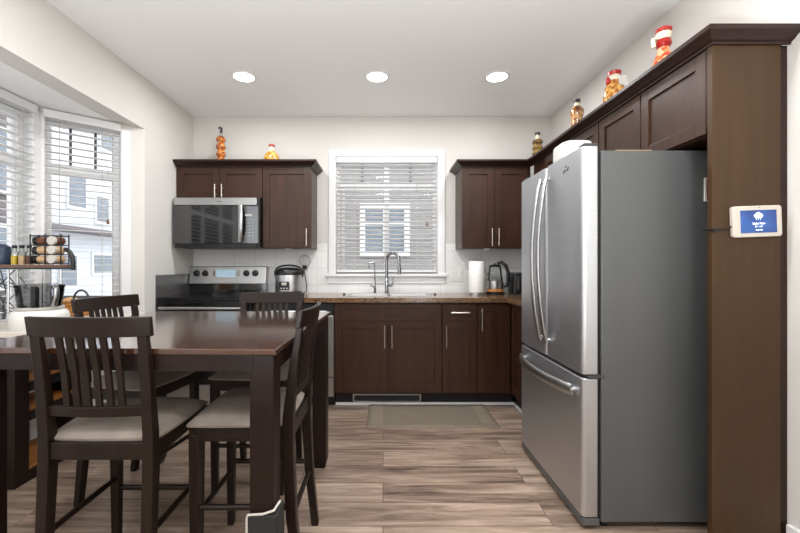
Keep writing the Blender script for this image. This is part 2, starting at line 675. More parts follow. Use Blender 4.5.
def make_window(name, O, U, N, u0, u1, z0, z1, rail_z, mull, munt, label, casing=0.075, sill=True, head=True, sash_left=False):
    r = bpy.data.objects.new(name, None)
    C.objects.link(r)
    INV[r.name] = Matrix.Identity(4)
    struct(r, label, 'window')
    f = 0.04
    b = MB()
    b.obox(O, U, N, u0, u0 + f, 0.05, 0.12, z0, z1)
    b.obox(O, U, N, u1 - f, u1, 0.05, 0.12, z0, z1)
    b.obox(O, U, N, u0 + f, u1 - f, 0.05, 0.12, z0, z0 + f)
    b.obox(O, U, N, u0 + f, u1 - f, 0.05, 0.12, z1 - f, z1)
    if rail_z:
        b.obox(O, U, N, u0 + f, u1 - f, 0.055, 0.115, rail_z - 0.035, rail_z + 0.035)
    for m_ in mull:
        b.obox(O, U, N, m_ - 0.025, m_ + 0.025, 0.06, 0.11, z0 + f, z1 - f)
    if sash_left:
        b.obox(O, U, N, u0 + f + 0.012, u0 + f + 0.04, 0.065, 0.105, z0 + f, rail_z - 0.035)
    b.build('frame', 'trim', r)
    if munt:
        b = MB()
        for m_ in munt:
            b.obox(O, U, N, m_ - 0.008, m_ + 0.008, 0.08, 0.095, rail_z + 0.035, z1 - f)
        b.build('muntin', 'dark_grey', r)
    b = MB()
    b.obox(O, U, N, u0 + 0.02, u1 - 0.02, 0.084, 0.088, z0 + 0.02, z1 - 0.02)
    b.build('glass', 'glass', r)
    # casing on the room side + reveal
    b = MB()
    k = casing
    zt = z1 + (k if head else 0.0)
    b.obox(O, U, N, u0 - k, u0, -0.018, 0.0, z0, zt)
    b.obox(O, U, N, u1, u1 + k, -0.018, 0.0, z0, zt)
    if head:
        b.obox(O, U, N, u0, u1, -0.018, 0.0, z1, zt)
    for a_, c_ in ((u0, u0 + 0.004), (u1 - 0.004, u1)):
        b.obox(O, U, N, a_, c_, -0.016, 0.06, z0, z1)
    b.build('casing', 'trim', r, bevel=0.002)
    if sill:
        b = MB()
        b.obox(O, U, N, u0 - k - 0.03, u1 + k + 0.02, -0.045, 0.05, z0 - 0.028, z0)
        b.build('stool', 'trim', r, bevel=0.004)
        b = MB()
        b.obox(O, U, N, u0 - k - 0.01, u1 + k, -0.018, 0.0, z0 - 0.095, z0 - 0.028)
        b.build('apron', 'trim', r, bevel=0.002)
    return r


def make_blind(O, U, N, u0, u1, z0, z1, n, tilt, label, pitch, valance=0.055, cords=(0.2, 0.8), wand=None):
    c = O + U * ((u0 + u1) / 2) + N * n
    r = thing('window_blind', label, 'blind', (c.x, c.y, z0), 0, 'white slatted window blinds')
    b = MB()
    b.obox(O, U, N, u0, u1, n - 0.03, n + 0.03, z1 - valance, z1)
    b.build('headrail', 'blind', r, bevel=0.003)
    b = MB()
    z = z1 - valance - pitch * 0.7
    ct, st = math.cos(tilt), math.sin(tilt)
    hw, th = 0.024, 0.0028
    while z > z0 + 0.035:
        A, Bq = [], []
        for u in (u0 + 0.006, u1 - 0.006):
            A.append(O + U * u + N * (n - hw * ct) + Vector((0, 0, z - hw * st)))
            Bq.append(O + U * u + N * (n + hw * ct) + Vector((0, 0, z + hw * st)))
        up = Vector((0, 0, th))
        b.hexa([A[0], A[1], Bq[1], Bq[0], A[0] + up, A[1] + up, Bq[1] + up, Bq[0] + up])
        z -= pitch
    b.build('slats', 'blind', r)
    b = MB()
    b.obox(O, U, N, u0 + 0.004, u1 - 0.004, n - 0.025, n + 0.025, z0 + 0.003, z0 + 0.022)
    b.build('bottom_rail', 'blind', r, bevel=0.002)
    for cf in cords:
        u = u0 + (u1 - u0) * cf
        p = O + U * u + N * (n - 0.026)
        b = MB()
        b.cyl((p.x, p.y, z1 - valance), (p.x, p.y, z0 + 0.02), 0.0012, seg=6)
        q = O + U * u + N * (n + 0.026)
        b.cyl((q.x, q.y, z1 - valance), (q.x, q.y, z0 + 0.02), 0.0012, seg=6)
        b.build('cord', 'pale_edge', r)
    if wand is not None:
        u = u0 + (u1 - u0) * wand[0]
        p = O + U * u + N * (n - 0.035)
        b = MB()
        b.cyl((p.x, p.y, z1 - valance), (p.x, p.y, wand[1]), 0.0015, seg=6)
        w_ = b.build('pull_cord', 'pale_edge', r)
        b = MB()
        b.lathe([(0.003, 0.016), (0.008, 0.0), (0.011, -0.018), (0.006, -0.022)], (p.x, p.y, wand[1]), 12)
        b.build('cord_bead', 'oak', w_, smooth=True)
    return r


# window over the sink
Ow, Uw, Nw = Vector((0, YB, 0)), Vector((1, 0, 0)), Vector((0, 1, 0))
make_window('window_1', Ow, Uw, Nw, WX0, WX1, WZ0, WZ1, 1.965, [0.036], [-0.205, 0.273], 'white framed window over the sink', 0.066, sash_left=True)
make_blind(Ow, Uw, Nw, WX0 + 0.008, WX1 - 0.008, WZ0 + 0.012, WZ1 - 0.002, 0.016, math.radians(-12),
           'white slatted blind in the window over the sink', 0.042, cords=(0.18, 0.8), wand=(0.9, 1.585))

# bay walls, windows and blinds
SILL = 0.62
O2, U2, N2 = bay_wall('wall_bay_side', (XL, BY3), (XBAY, BY2), (-(BY3 - BY2), -(XBAY - XL) * -1 * -1, 0) if False else (-(0.41), 0.453, 0),
                      0.155, 0.590, SILL, 2.195, 'angled wall of the bay beside the range')
make_window('window_2', O2, U2, N2, 0.155, 0.590, SILL, 2.195, 1.85, [], [0.30, 0.445], 'angled side window of the bay', 0.065, head=False)
make_blind(O2, U2, N2, 0.16, 0.598, SILL + 0.01, 2.228, -0.004, math.radians(0), 'white slatted blind on the angled side of the bay window', 0.048,
           cords=(0.25, 0.8), wand=(0.18, 1.50))
O3, U3, N3 = bay_wall('wall_bay', (XBAY, BY2), (XBAY, BY1), (-1, 0, 0), 0.07, 2.08, SILL, 2.195, 'long outer wall of the bay')
make_window('window_3', O3, U3, N3, 0.07, 2.08, SILL, 2.195, 1.85, [0.30, 0.98, 1.56], [], 'wide outer window of the bay', 0.05, head=False)
make_blind(O3, U3, N3, 0.055, 2.07, SILL + 0.01, 2.228, -0.004, math.radians(0), 'white slatted blind on the wide outer side of the bay window', 0.048,
           cords=(0.05, 0.5, 0.95))
O4, U4, N4 = bay_wall('wall_bay_near', (XBAY, BY1), (XL, BY0), (-0.41, -0.453, 0), 0.10, 0.52, SILL, 2.195, 'angled wall of the bay nearest the viewer')

# backsplash, side splash
b = MB()
b.box(XL, WX0 - 0.08, YB - 0.008, YB, 0.914, 1.392)
b.box(WX1 + 0.08, XR, YB - 0.008, YB, 0.914, 1.392)
b.box(WX0 - 0.08, WX1 + 0.08, YB - 0.008, YB, 0.914, WZ0 - 0.098)
b.box(XR - 0.008, XR, 2.55, YB - 0.008, 0.914, 1.35)
struct(b.build('trim_1', 'tile'), 'white square tile backsplash behind the counter', 'backsplash')
b = MB()
b.box(XL, XL + 0.006, 3.207, YB - 0.008, 0.80, 1.10)
struct(b.build('trim_2', 'splash'), 'dark grey splash sheet on the left wall beside the range', 'splash')
# baseboard, shoe mouldings
b = MB()
b.box(XR - 0.018, XR, YF, 1.582, 0, 0.14)
struct(b.build('baseboard_right', 'trim', bevel=0.004), 'white baseboard on the right wall', 'baseboard')
b = MB()
b.box(XL, XL + 0.015, BY3, 3.2, 0, 0.11)
struct(b.build('baseboard_left', 'trim', bevel=0.004), 'white baseboard on the left wall', 'baseboard')
b = MB()
b.box(-0.40, 1.10, 3.335, 3.35, 0, 0.022)
struct(b.build('trim_3', 'trim', bevel=0.003), 'white shoe moulding under the sink cabinets', 'moulding')
b = MB()
b.box(1.10, 1.115, 2.56, 3.35, 0, 0.022)
struct(b.build('trim_4', 'trim', bevel=0.003), 'white shoe moulding beside the fridge', 'moulding')

# ------------------------------------------------------------------ recessed lights
first = None
for i, (x, y, lab) in enumerate(((-1.068, 3.035, 'leftmost of the three round recessed ceiling lights, above the range'),
                                 (-0.046, 3.035, 'middle one of the three round recessed ceiling lights, above the sink'),
                                 (0.876, 3.035, 'rightmost of the three round recessed ceiling lights, nearest the fridge wall'))):
    if first is None:
        r = thing('recessed_light', lab, 'ceiling light', (0, 0, ZC), 0, 'recessed ceiling lights')
        b = MB()
        b.rings([[(ro * math.cos(2 * PI * k / 28), ro * math.sin(2 * PI * k / 28), z) for k in range(28)] for ro, z in
                 ((0.094, ZC), (0.092, ZC - 0.006), (0.078, ZC - 0.007), (0.076, ZC - 0.001))], cap=False)
        b.build('trim_ring', 'trim', r, smooth=True)
        b = MB()
        b.lathe([(0.0001, -0.004), (0.076, -0.004), (0.076, -0.001), (0.0001, -0.001)], (0, 0, ZC), 28)
        b.build('diffuser', 'emit', r)
        first = r
    else:
        r = copy_tree(first)
        r['label'] = lab
    r.location = (x, y, ZC)
    add_light('ceiling_lamp_or_fill', 'AREA', (x, y, ZC - 0.012), (0, 0, 0), LAMP_W, 0.15, None, (0.985, 0.99, 1.0))
for x in (-1.068, -0.046, 0.876):  # added out-of-view fills without fixtures, for an evenly bright room
    for y in (1.45, -0.1, -1.7):
        add_light('ceiling_lamp_or_fill', 'AREA', (x, y, ZC - 0.012), (0, 0, 0), LAMP_W, 0.15, None, (0.985, 0.99, 1.0))

# ------------------------------------------------------------------ cabinets
UX, UY, UZ = Vector((1, 0, 0)), Vector((0, 1, 0)), Vector((0, 0, 1))


def bar_handle(parent, p0, p1, N, r=0.006, off=0.032):
    p0, p1, N = Vector(p0), Vector(p1), Vector(N)
    d = (p1 - p0).normalized()
    b = MB()
    b.cyl(p0 + N * off - d * 0.018, p1 + N * off + d * 0.018, r, seg=12)
    for p in (p0 + d * 0.012, p1 - d * 0.012):
        b.cyl(p, p + N * off, r * 0.8, seg=10)
    return b.build('handle', 'nickel', parent, smooth=True)


FB, FU = 3.25, 3.54          # base and upper carcass fronts on the back wall
NB = Vector((0, -1, 0))
NX = Vector((-1, 0, 0))
CT = 2.06                    # top of the upper cabinets


def carcass(r, x0, x1, y0, y1, z0, z1, m='cab', kick=None):
    b = MB()
    b.box(x0, x1, y0, y1, z0, z1)
    o = b.build('body', m, r, bevel=0.0015)
    return o


def door(r, O, U, N, w, z0, z1, handle=None, rail=0.06, name='door', t=0.02):
    b = MB()
    b.shaker(O, U, N, w, z0, z1, t=t, rail=rail)
    d = b.build(name, 'cab', r, bevel=0.0015)
    if handle:
        kind, u, za, zb = handle
        O = Vector(O)
        if kind == 'v':
            q = O + Vector(U) * u + Vector(N) * t
            bar_handle(d, q + UZ * za, q + UZ * zb, N)
        else:
            q = O + Vector(N) * t + UZ * za
            bar_handle(d, q + Vector(U) * (u - zb), q + Vector(U) * (u + zb), N)
    return d


g = 0.0025
# --- upper left: over the microwave
r = thing('wall_cabinet', 'short two-door dark wood cabinet right above the microwave', 'cabinet', (-1.455, 3.84, 1.775))
carcass(r, XL + 0.003, -1.077, FU, YB - 0.001, 1.775, CT + 0.040)
door(r, (XL + 0.008, FU, 0), UX, NB, 0.380, 1.780, 2.054, ('v', 0.380 - 0.028, 1.80, 1.88))
door(r, (XL + 0.008 + 0.384, FU, 0), UX, NB, 0.378, 1.780, 2.054, ('v', 0.028, 1.80, 1.88))
r = thing('wall_cabinet', 'tall single-door dark wood cabinet between microwave and window', 'cabinet', (-0.86, 3.84, 1.34))
carcass(r, -1.075, -0.640, FU, YB - 0.009, 1.335, CT + 0.040)
door(r, (-1.072, FU, 0), UX, NB, 0.430, 1.338, 2.054, ('v', 0.430 - 0.035, 1.37, 1.49))
# --- upper right of the window
r = thing('wall_cabinet', 'two-door dark wood cabinet right of the window above the kettle', 'cabinet', (1.0, 3.84, 1.34))
carcass(r, 0.704, 1.322, FU, YB - 0.009, 1.335, CT + 0.040)
door(r, (0.707, FU, 0), UX, NB, 0.288, 1.338, 2.054, ('v', 0.288 - 0.028, 1.37, 1.49))
door(r, (0.998, FU, 0), UX, NB, 0.290, 1.338, 2.054, ('v', 0.028, 1.37, 1.49))
# --- run along the right wall
XF = 1.342
runs = ((2.835, 3.515, 1.335, 'dark wood wall cabinet in the corner, mostly hidden by the fridge', ((2.84, 3.235),)),
        (2.425, 2.832, 1.71, 'single-door dark wood cabinet high behind the far end of the fridge', ((2.428, 2.83),)),
        (1.614, 2.422, 1.71, 'two-door dark wood cabinet above the fridge beside the tall end panel', ((2.030, 2.420), (1.616, 2.027))))
for y0, y1, z0, lab, doors in runs:
    r = thing('wall_cabinet', lab, 'cabinet', (1.5, (y0 + y1) / 2, z0), 0)
    carcass(r, XF, XR - 0.001 - (0.008 if z0 < 1.36 else 0), y0, y1, z0, CT + 0.040)
    for a, c in doors:
        door(r, (XF, c - g, 0), -UY, NX, c - a - 2 * g, z0 + 0.004, 2.054, None, rail=0.055)
# tall end panel
r = thing('end_panel', 'tall brown wood end panel right of the fridge reaching the floor', 'panel', (1.49, 1.62, 0))
b = MB()
b.box(1.320, 1.595, 1.585, 1.608, 0, CT)
b.build('panel', 'panel', r, bevel=0.0015)
b = MB()
b.box(1.5955, XR - 0.001, 1.592, 1.608, 0, CT)
b.build('scribe_strip', 'crown', r)
b = MB()
b.box(1.3205, 1.3395, 1.6085, 1.6125, 1.74, CT)
b.build('edge_strip', 'cab', r)
# crown mouldings
prof = [(0.0, CT - 0.002), (0.008, CT - 0.002), (0.010, CT + 0.006), (0.020, CT + 0.010), (0.032, CT + 0.020), (0.046, CT + 0.029), (0.050, CT + 0.031),
        (0.054, CT + 0.036), (0.054, CT + 0.052), (0.001, CT + 0.052), (0.001, CT + 0.0005)]
b = MB()
b.sweep([(XL + 0.002, FU - 0.02), (-0.640, FU - 0.02), (-0.640, YB - 0.001)], prof)
tag(b.build('crown_molding', 'crown'), 'dark crown molding along the top of the cabinets left of the window', 'molding')
b = MB()
b.sweep([(0.704, YB - 0.001), (0.704, FU - 0.02), (1.322, FU - 0.02), (1.322, 1.5845), (XR - 0.001, 1.5845)], prof)
tag(b.build('crown_molding', 'crown'), 'long dark crown molding turning the corner above the fridge', 'molding')

# --- base cabinets
BZ = 0.875
BF = 3.27     # carcass front


def base(r, x0, x1, y0=BF, y1=YB - 0.002):
    carcass(r, x0, x1, y0, y1, 0.120, BZ, 'cab')


r = thing('base_cabinet', 'wide two-door dark wood sink cabinet under the window', 'cabinet', (0.04, 3.55, 0))
b = MB()          # hollow carcass so the sink bowls hang free inside
b.box(-0.400, -0.384, BF, YB - 0.002, 0.120, BZ)
b.box(0.470, 0.486, BF, YB - 0.002, 0.120, BZ)
b.box(-0.384, 0.470, BF + 0.018, YB - 0.002, 0.120, 0.135)
b.box(-0.384, 0.470, BF, BF + 0.018, 0.120, BZ)
b.build('body', 'cab', r)
b = MB()
b.box(-0.400, 0.486, 3.352, 3.37, 0, 0.1195)
b.build('toe_kick', 'kick', r)
b = MB()
b.shaker((-0.397, BF, 0), UX, NB, 0.880, 0.722, 0.862, rail=0.038)
b.build('drawer_front', 'cab', r, bevel=0.0015)
door(r, (-0.397, BF, 0), UX, NB, 0.438, 0.130, 0.718, ('v', 0.438 - 0.028, 0.52, 0.67))
door(r, (0.045, BF, 0), UX, NB, 0.438, 0.130, 0.718, ('v', 0.028, 0.52, 0.67))

r = thing('base_cabinet', 'narrow dark wood cabinet with one drawer over one door', 'cabinet', (0.63, 3.55, 0))
base(r, 0.488, 0.775)
b = MB()
b.box(0.488, 0.775, 3.352, 3.37, 0, 0.1195)
b.build('toe_kick', 'kick', r)
door(r, (0.490, BF, 0), UX, NB, 0.282, 0.722, 0.862, ('h', 0.141, 0.792, 0.058), rail=0.035, name='drawer')
door(r, (0.490, BF, 0), UX, NB, 0.282, 0.130, 0.718, ('v', 0.028, 0.52, 0.67))

r = thing('base_cabinet', 'full-height single-door dark wood base cabinet in the corner', 'cabinet', (0.92, 3.55, 0))
base(r, 0.777, 1.052)
b = MB()
b.box(0.777, 1.10, 3.352, 3.37, 0, 0.1195)
b.build('toe_kick', 'kick', r)
door(r, (0.779, BF, 0), UX, NB, 0.268, 0.130, 0.862, ('v', 0.030, 0.66, 0.81))

r = thing('base_cabinet', 'dark wood base cabinet peeking out beside the far edge of the fridge', 'cabinet', (1.35, 2.9, 0))
b = MB()
b.box(1.07, XR - 0.01, 2.56, YB - 0.002, 0.120, BZ)
b.build('body', 'cab', r)
b = MB()
b.box(1.117, 1.135, 2.56, 3.35, 0, 0.1195)
b.build('toe_kick', 'kick', r)
door(r, (1.07, 3.235, 0), -UY, NX, 0.66, 0.130, 0.862, ('v', 0.62, 0.66, 0.81))

r = thing('base_cabinet', 'slim dark filler cabinet between range and dishwasher', 'cabinet', (-1.045, 3.55, 0))
base(r, -1.078, -1.008)
b = MB()
b.box(-1.078, -1.008, 3.352, 3.37, 0, 0.1195)
b.build('toe_kick', 'kick', r)

# vent grille in the toe kick
r = thing('floor_vent', 'grey metal vent grille in the toe kick under the sink', 'vent', (0.03, 3.35, 0.02))
x0, x1 = -0.255, 0.322
b = MB()
for a in ((x0, x1, 0.023, 0.033), (x0, x1, 0.080, 0.090), (x0, x0 + 0.012, 0.033, 0.080), (x1 - 0.012, x1, 0.033, 0.080)):
    b.box(a[0], a[1], 3.343, 3.3515, a[2], a[3])
b.build('frame', 'steel', r)
b = MB()
for k in range(5):
    b.box(x0 + 0.012, x1 - 0.012, 3.347, 3.3515, 0.037 + 0.009 * k, 0.041 + 0.009 * k)
b.build('grille', 'dark_grey', r)

# worktops
b = MB()
CY = 3.215
SX0, SX1, SY0, SY1 = -0.315, 0.42, 3.36, 3.72
b.box(-0.998 - 0.08, SX0, CY, YB - 0.009, 0.877, 0.914)
b.box(SX1, XR - 0.009, CY, YB - 0.009, 0.877, 0.914)
b.box(SX0, SX1, CY, SY0, 0.877, 0.914)
b.box(SX0, SX1, SY1, YB - 0.009, 0.877, 0.914)
b.box(1.012, XR - 0.009, 2.56, CY, 0.877, 0.914)
tag(b.build('worktop', 'granite'), 'brown speckled stone worktop running under the window to the fridge', 'worktop')

# sink
r = thing('kitchen_sink', 'stainless steel double-bowl sink set in the worktop', 'sink', (0.05, 3.54, 0.9145))
b = MB()
xm = (SX0 + SX1) / 2
for a in ((SX0 - 0.012, SX1 + 0.012, SY0 - 0.012, SY0 + 0.014), (SX0 - 0.012, SX1 + 0.012, SY1 - 0.05, SY1 + 0.03),
          (SX0 - 0.012, SX0 + 0.014, SY0 + 0.014, SY1 - 0.05), (SX1 - 0.014, SX1 + 0.012, SY0 + 0.014, SY1 - 0.05), (xm - 0.015, xm + 0.015, SY0 + 0.014, SY1 - 0.05)):
    b.box(a[0], a[1], a[2], a[3], 0.9143, 0.9185)
b.build('rim', 'steel', r, bevel=0.001)
for a, c in ((SX0 + 0.014, xm - 0.015), (xm + 0.015, SX1 - 0.014)):
    b = MB()
    v = b.verts([(a, SY0 + 0.014, 0.916), (c, SY0 + 0.014, 0.916), (c, SY1 - 0.05, 0.916), (a, SY1 - 0.05, 0.916),
                 (a + 0.02, SY0 + 0.034, 0.74), (c - 0.02, SY0 + 0.034, 0.74), (c - 0.02, SY1 - 0.07, 0.74), (a + 0.02, SY1 - 0.07, 0.74)])
    for f in ((0, 1, 5, 4), (1, 2, 6, 5), (2, 3, 7, 6), (3, 0, 4, 7), (4, 5, 6, 7)):
        b.face([v[i] for i in f])
    b.build('bowl', 'steel', r)


def arc(c, r, a0, a1, n, plane='xz'):
    out = []
    for i in range(n + 1):
        a = math.radians(a0 + (a1 - a0) * i / n)
        if plane == 'xz':
            out.append((c[0] + r * math.cos(a), c[1], c[2] + r * math.sin(a)))
        elif plane == 'yz':
            out.append((c[0], c[1] + r * math.cos(a), c[2] + r * math.sin(a)))
    return out


# main tap
fx, fy, fz = 0.035, 3.70, 0.9187
r = thing('kitchen_faucet', 'tall chrome gooseneck faucet behind the sink', 'faucet', (fx, fy, fz))
part(r, 'base', 'chrome', lambda b: b.lathe([(0.026, 0), (0.026, 0.008), (0.018, 0.012), (0.018, 0.135), (0.014, 0.14)], (fx, fy, fz), 20), smooth=True)
pts = [(fx, fy, fz + 0.13), (fx, fy, fz + 0.25)]
R = 0.066
th = Vector((0.86, -0.5, 0)).normalized()
for i in range(15):
    a = math.radians(180 - 195 * i / 14)
    q = Vector((fx, fy, fz + 0.30)) + th * (R + R * math.cos(a)) + UZ * (R * math.sin(a) * 1.15)
    pts.append(tuple(q))
end = Vector(pts[-1])
part(r, 'spout', 'chrome', lambda b: b.tube(pts, 0.015, 14), smooth=True)
part(r, 'spray_head', 'chrome', lambda b: b.cyl(end + Vector((0, 0, 0.01)), end + Vector((0.006, -0.003, -0.10)), 0.0145, 0.0175, 16), smooth=True)
lv = MB()
lv.cyl((fx, fy, fz + 0.075), (fx + 0.055, fy - 0.01, fz + 0.075), 0.012, seg=14)
lv.cyl((fx + 0.05, fy - 0.01, fz + 0.075), (fx + 0.062, fy - 0.012, fz + 0.155), 0.005, seg=10)
lv.build('lever', 'chrome', r, smooth=True)
# filter tap
fx2, fy2 = -0.075, 3.70
r = thing('filter_tap', 'small slim chrome filter tap left of the gooseneck faucet', 'tap', (fx2, fy2, fz))
part(r, 'base', 'chrome', lambda b: b.lathe([(0.018, 0), (0.018, 0.006), (0.011, 0.012), (0.013, 0.05), (0.009, 0.095), (0.006, 0.11)], (fx2, fy2, fz), 16), smooth=True)
p2 = [(fx2, fy2, fz + 0.10), (fx2 - 0.004, fy2, fz + 0.24)]
for i in range(11):
    a = math.radians(0 + 190 * i / 10)
    p2.append((fx2 - 0.03 + 0.026 * math.cos(a), fy2 - 0.012 * i / 10, fz + 0.262 + 0.026 * math.sin(a)))
p2.append((fx2 - 0.058, fy2 - 0.014, fz + 0.235))
part(r, 'spout', 'chrome', lambda b: b.tube(p2, 0.0068, 10), smooth=True)
part(r, 'lever', 'chrome', lambda b: b.cyl((fx2, fy2, fz + 0.05), (fx2 - 0.045, fy2 - 0.02, fz + 0.078), 0.006, 0.004, 10), smooth=True)
# soap hole caps
for x, lab in ((-0.355, 'small round dark stopper cap on the worktop left of the sink'), (0.475, 'small round dark stopper cap on the worktop right of the sink')):
    o = MB().lathe([(0.012, 0), (0.012, 0.008), (0.008, 0.012)], (0, 0, 0), 14).build('stopper_cap', 'dark_grey', smooth=True)
    o.location = (x, 3.60, 0.9145)
    tag(o, lab, 'cap', 'stopper caps by the sink')

# ------------------------------------------------------------------ dishwasher
r = thing('dishwasher', 'stainless steel dishwasher built in left of the sink cabinet', 'dishwasher', (-0.70, 3.5, 0))
part(r, 'body', 'dark_grey', lambda b: b.box(-1.003, -0.405, 3.29, 3.80, 0.09, 0.87))
part(r, 'kick_plate', 'black', lambda b: b.box(-1.003, -0.405, 3.345, 3.36, 0, 0.09))
part(r, 'door', 'steel', lambda b: b.box(-1.001, -0.407, 3.25, 3.289, 0.26, 0.765), bevel=0.004)
part(r, 'control_panel', 'black', lambda b: b.box(-1.001, -0.407, 3.25, 3.289, 0.77, 0.868), bevel=0.004)
part(r, 'lower_panel', 'steel', lambda b: b.box(-1.001, -0.407, 3.258, 3.289, 0.095, 0.25), bevel=0.003)
h = MB()
h.cyl((-0.95, 3.215, 0.80), (-0.458, 3.215, 0.80), 0.011, seg=14)
for x in (-0.93, -0.478):
    h.cyl((x, 3.215, 0.80), (x, 3.252, 0.80), 0.008, seg=10)
h.build('handle', 'steel', r, smooth=True)

# ------------------------------------------------------------------ range
RX0, RX1 = XL + 0.008, -1.083
r = thing('kitchen_range', 'stainless steel electric range with black glass top against the left wall', 'range', ((RX0 + RX1) / 2, 3.5, 0))
part(r, 'body', 'dark_grey', lambda b: b.box(RX0, RX1, 3.225, 3.80, 0.02, 0.895))
part(r, 'cooktop', 'cookglass', lambda b: b.box(RX0, RX1, 3.20, 3.80, 0.896, 0.918), bevel=0.004)
bk = MB()
for cx, cy, rr in ((RX0 + 0.2, 3.37, 0.10), (RX1 - 0.2, 3.37, 0.085), (RX0 + 0.2, 3.63, 0.075), (RX1 - 0.2, 3.63, 0.10)):
    bk.rings([[(cx + q * math.cos(2 * PI * k / 32), cy + q * math.sin(2 * PI * k / 32), 0.9184) for k in range(32)] for q in (rr, rr - 0.004)], cap=False)
bk.build('burner_ring', 'dark_grey', r)
dr = part(r, 'oven_door', 'cookglass', lambda b: b.box(RX0 + 0.004, RX1 - 0.004, 3.195, 3.224, 0.22, 0.885), bevel=0.004)
h = MB()
h.cyl((RX0 + 0.05, 3.15, 0.835), (RX1 - 0.05, 3.15, 0.835), 0.013, seg=14)
for x in (RX0 + 0.08, RX1 - 0.08):
    h.cyl((x, 3.15, 0.835), (x, 3.196, 0.835), 0.009, seg=10)
h.build('handle', 'steel', dr, smooth=True)
part(r, 'storage_drawer', 'steel', lambda b: b.box(RX0 + 0.004, RX1 - 0.004, 3.197, 3.224, 0.05, 0.21), bevel=0.003)
part(r, 'riser', 'blackglass', lambda b: b.box(RX0, RX1 - 0.03, 3.755, 3.838, 0.918, 1.005), bevel=0.002)
bgd = MB()
RB = RX1 - 0.03
bgd.hexa([(RX0, 3.735, 1.005), (RB, 3.735, 1.005), (RB, 3.838, 1.005), (RX0, 3.838, 1.005),
          (RX0, 3.765, 1.172), (RB, 3.765, 1.172), (RB, 3.838, 1.172), (RX0, 3.838, 1.172)])
cp = bgd.build('control_panel', 'steel', r, bevel=0.006)
sl = (3.765 - 3.735) / 0.16


def on_panel(z):
    return 3.735 + sl * (z - 1.005)


part(cp, 'display', 'lcd', lambda b: b.hexa([(-1.585, on_panel(1.07) - 0.004, 1.07), (-1.40, on_panel(1.07) - 0.004, 1.07), (-1.40, on_panel(1.07) + 0.01, 1.07), (-1.585, on_panel(1.07) + 0.01, 1.07),
                                            (-1.585, on_panel(1.14) - 0.004, 1.14), (-1.40, on_panel(1.14) - 0.004, 1.14), (-1.40, on_panel(1.14) + 0.01, 1.14), (-1.585, on_panel(1.14) + 0.01, 1.14)]))
bt = MB()
for k in range(4):
    for j in range(2):
        bt.box(-1.612 + 0.011 * j, -1.605 + 0.011 * j, on_panel(1.08 + 0.014 * k) - 0.005, on_panel(1.08) + 0.008, 1.08 + 0.014 * k, 1.088 + 0.014 * k)
        bt.box(-1.385 + 0.014 * j, -1.376 + 0.014 * j, on_panel(1.08 + 0.014 * k) - 0.005, on_panel(1.08) + 0.008, 1.08 + 0.014 * k, 1.086 + 0.014 * k)
bt.build('button', 'dark_grey', cp)
for x in (-1.768, -1.688, -1.298, -1.213):
    kb = MB()
    y0 = on_panel(1.105)
    kb.lathe([(0.030, 0.0), (0.030, -0.006), (0.024, -0.010), (0.022, -0.028), (0.016, -0.032)], (x, y0 + 0.001, 1.105), 22, axis='y')
    kb.box(x - 0.004, x + 0.004, y0 - 0.037, y0 - 0.028, 1.085, 1.125)
    kb.build('knob', 'black', cp, smooth=True)

# ------------------------------------------------------------------ microwave
MX0, MX1, MY, MZ0, MZ1 = XL + 0.024, -1.079, 3.445, 1.335, 1.772
r = thing('microwave', 'black and steel over-the-range microwave with curved handle', 'microwave', ((MX0 + MX1) / 2, 3.65, MZ0))
part(r, 'body', 'black', lambda b: b.box(MX0, MX1, MY + 0.012, YB - 0.010, MZ0, MZ1), bevel=0.004)
part(r, 'vent_strip', 'steel', lambda b: b.box(MX0 + 0.004, MX1 - 0.02, MY - 0.012, MY + 0.0115, MZ1 - 0.068, MZ1 - 0.003), bevel=0.004)
dr = part(r, 'door', 'blackglass', lambda b: b.box(MX0 + 0.002, MX1 - 0.150, MY - 0.012, MY + 0.0115, MZ0 + 0.035, MZ1 - 0.072), bevel=0.003)
hp = []
for i in range(13):
    t = i / 12
    hp.append((MX1 - 0.160 + 0.016 * math.sin(PI * t), MY - 0.022 - 0.035 * math.sin(PI * t), MZ0 + 0.05 + 0.315 * t))
part(dr, 'handle', 'steel', lambda b: b.tube(hp, 0.018, 12, flat=0.5, up=(0, 1, 0)), smooth=True)
kp = part(r, 'keypad', 'blackglass', lambda b: b.box(MX1 - 0.148, MX1 - 0.004, MY - 0.010, MY + 0.0115, MZ0 + 0.035, MZ1 - 0.072), bevel=0.003)
dots = MB()
for i in range(3):
    for j in range(6):
        x = MX1 - 0.115 + 0.028 * i
        z = MZ0 + 0.10 + 0.028 * j
        dots.box(x, x + 0.007, MY - 0.0115, MY - 0.0095, z, z + 0.004)
dots.box(MX1 - 0.12, MX1 - 0.06, MY - 0.0115, MY - 0.0095, MZ0 + 0.275, MZ0 + 0.290)
dots.build('button', 'pale_edge', kp)
part(r, 'bottom_grille', 'black', lambda b: b.box(MX0 + 0.02, MX1 - 0.02, MY - 0.006, MY + 0.0115, MZ0 + 0.004, MZ0 + 0.031))
ts = MB()
ts.box(MX0 + 0.38, MX0 + 0.42, MY - 0.0132, MY - 0.0115, MZ1 - 0.04, MZ1 - 0.033)
ts.build('badge', 'chrome', r)

# ------------------------------------------------------------------ fridge
FX = 0.882
FY0, FY1 = 1.75, 2.53
FM = (FY0 + FY1) / 2
r = thing('refrigerator', 'stainless steel french-door refrigerator with a bottom freezer drawer', 'refrigerator', (1.28, FM, 0))
part(r, 'body', 'fridge_side', lambda b: b.box(FX + 0.085, 1.60, FY0, FY1, 0.035, 1.685), bevel=0.005)
part(r, 'gasket', 'black', lambda b: b.box(FX + 0.070, FX + 0.0845, FY0 + 0.012, FY1 - 0.012, 0.06, 1.69))


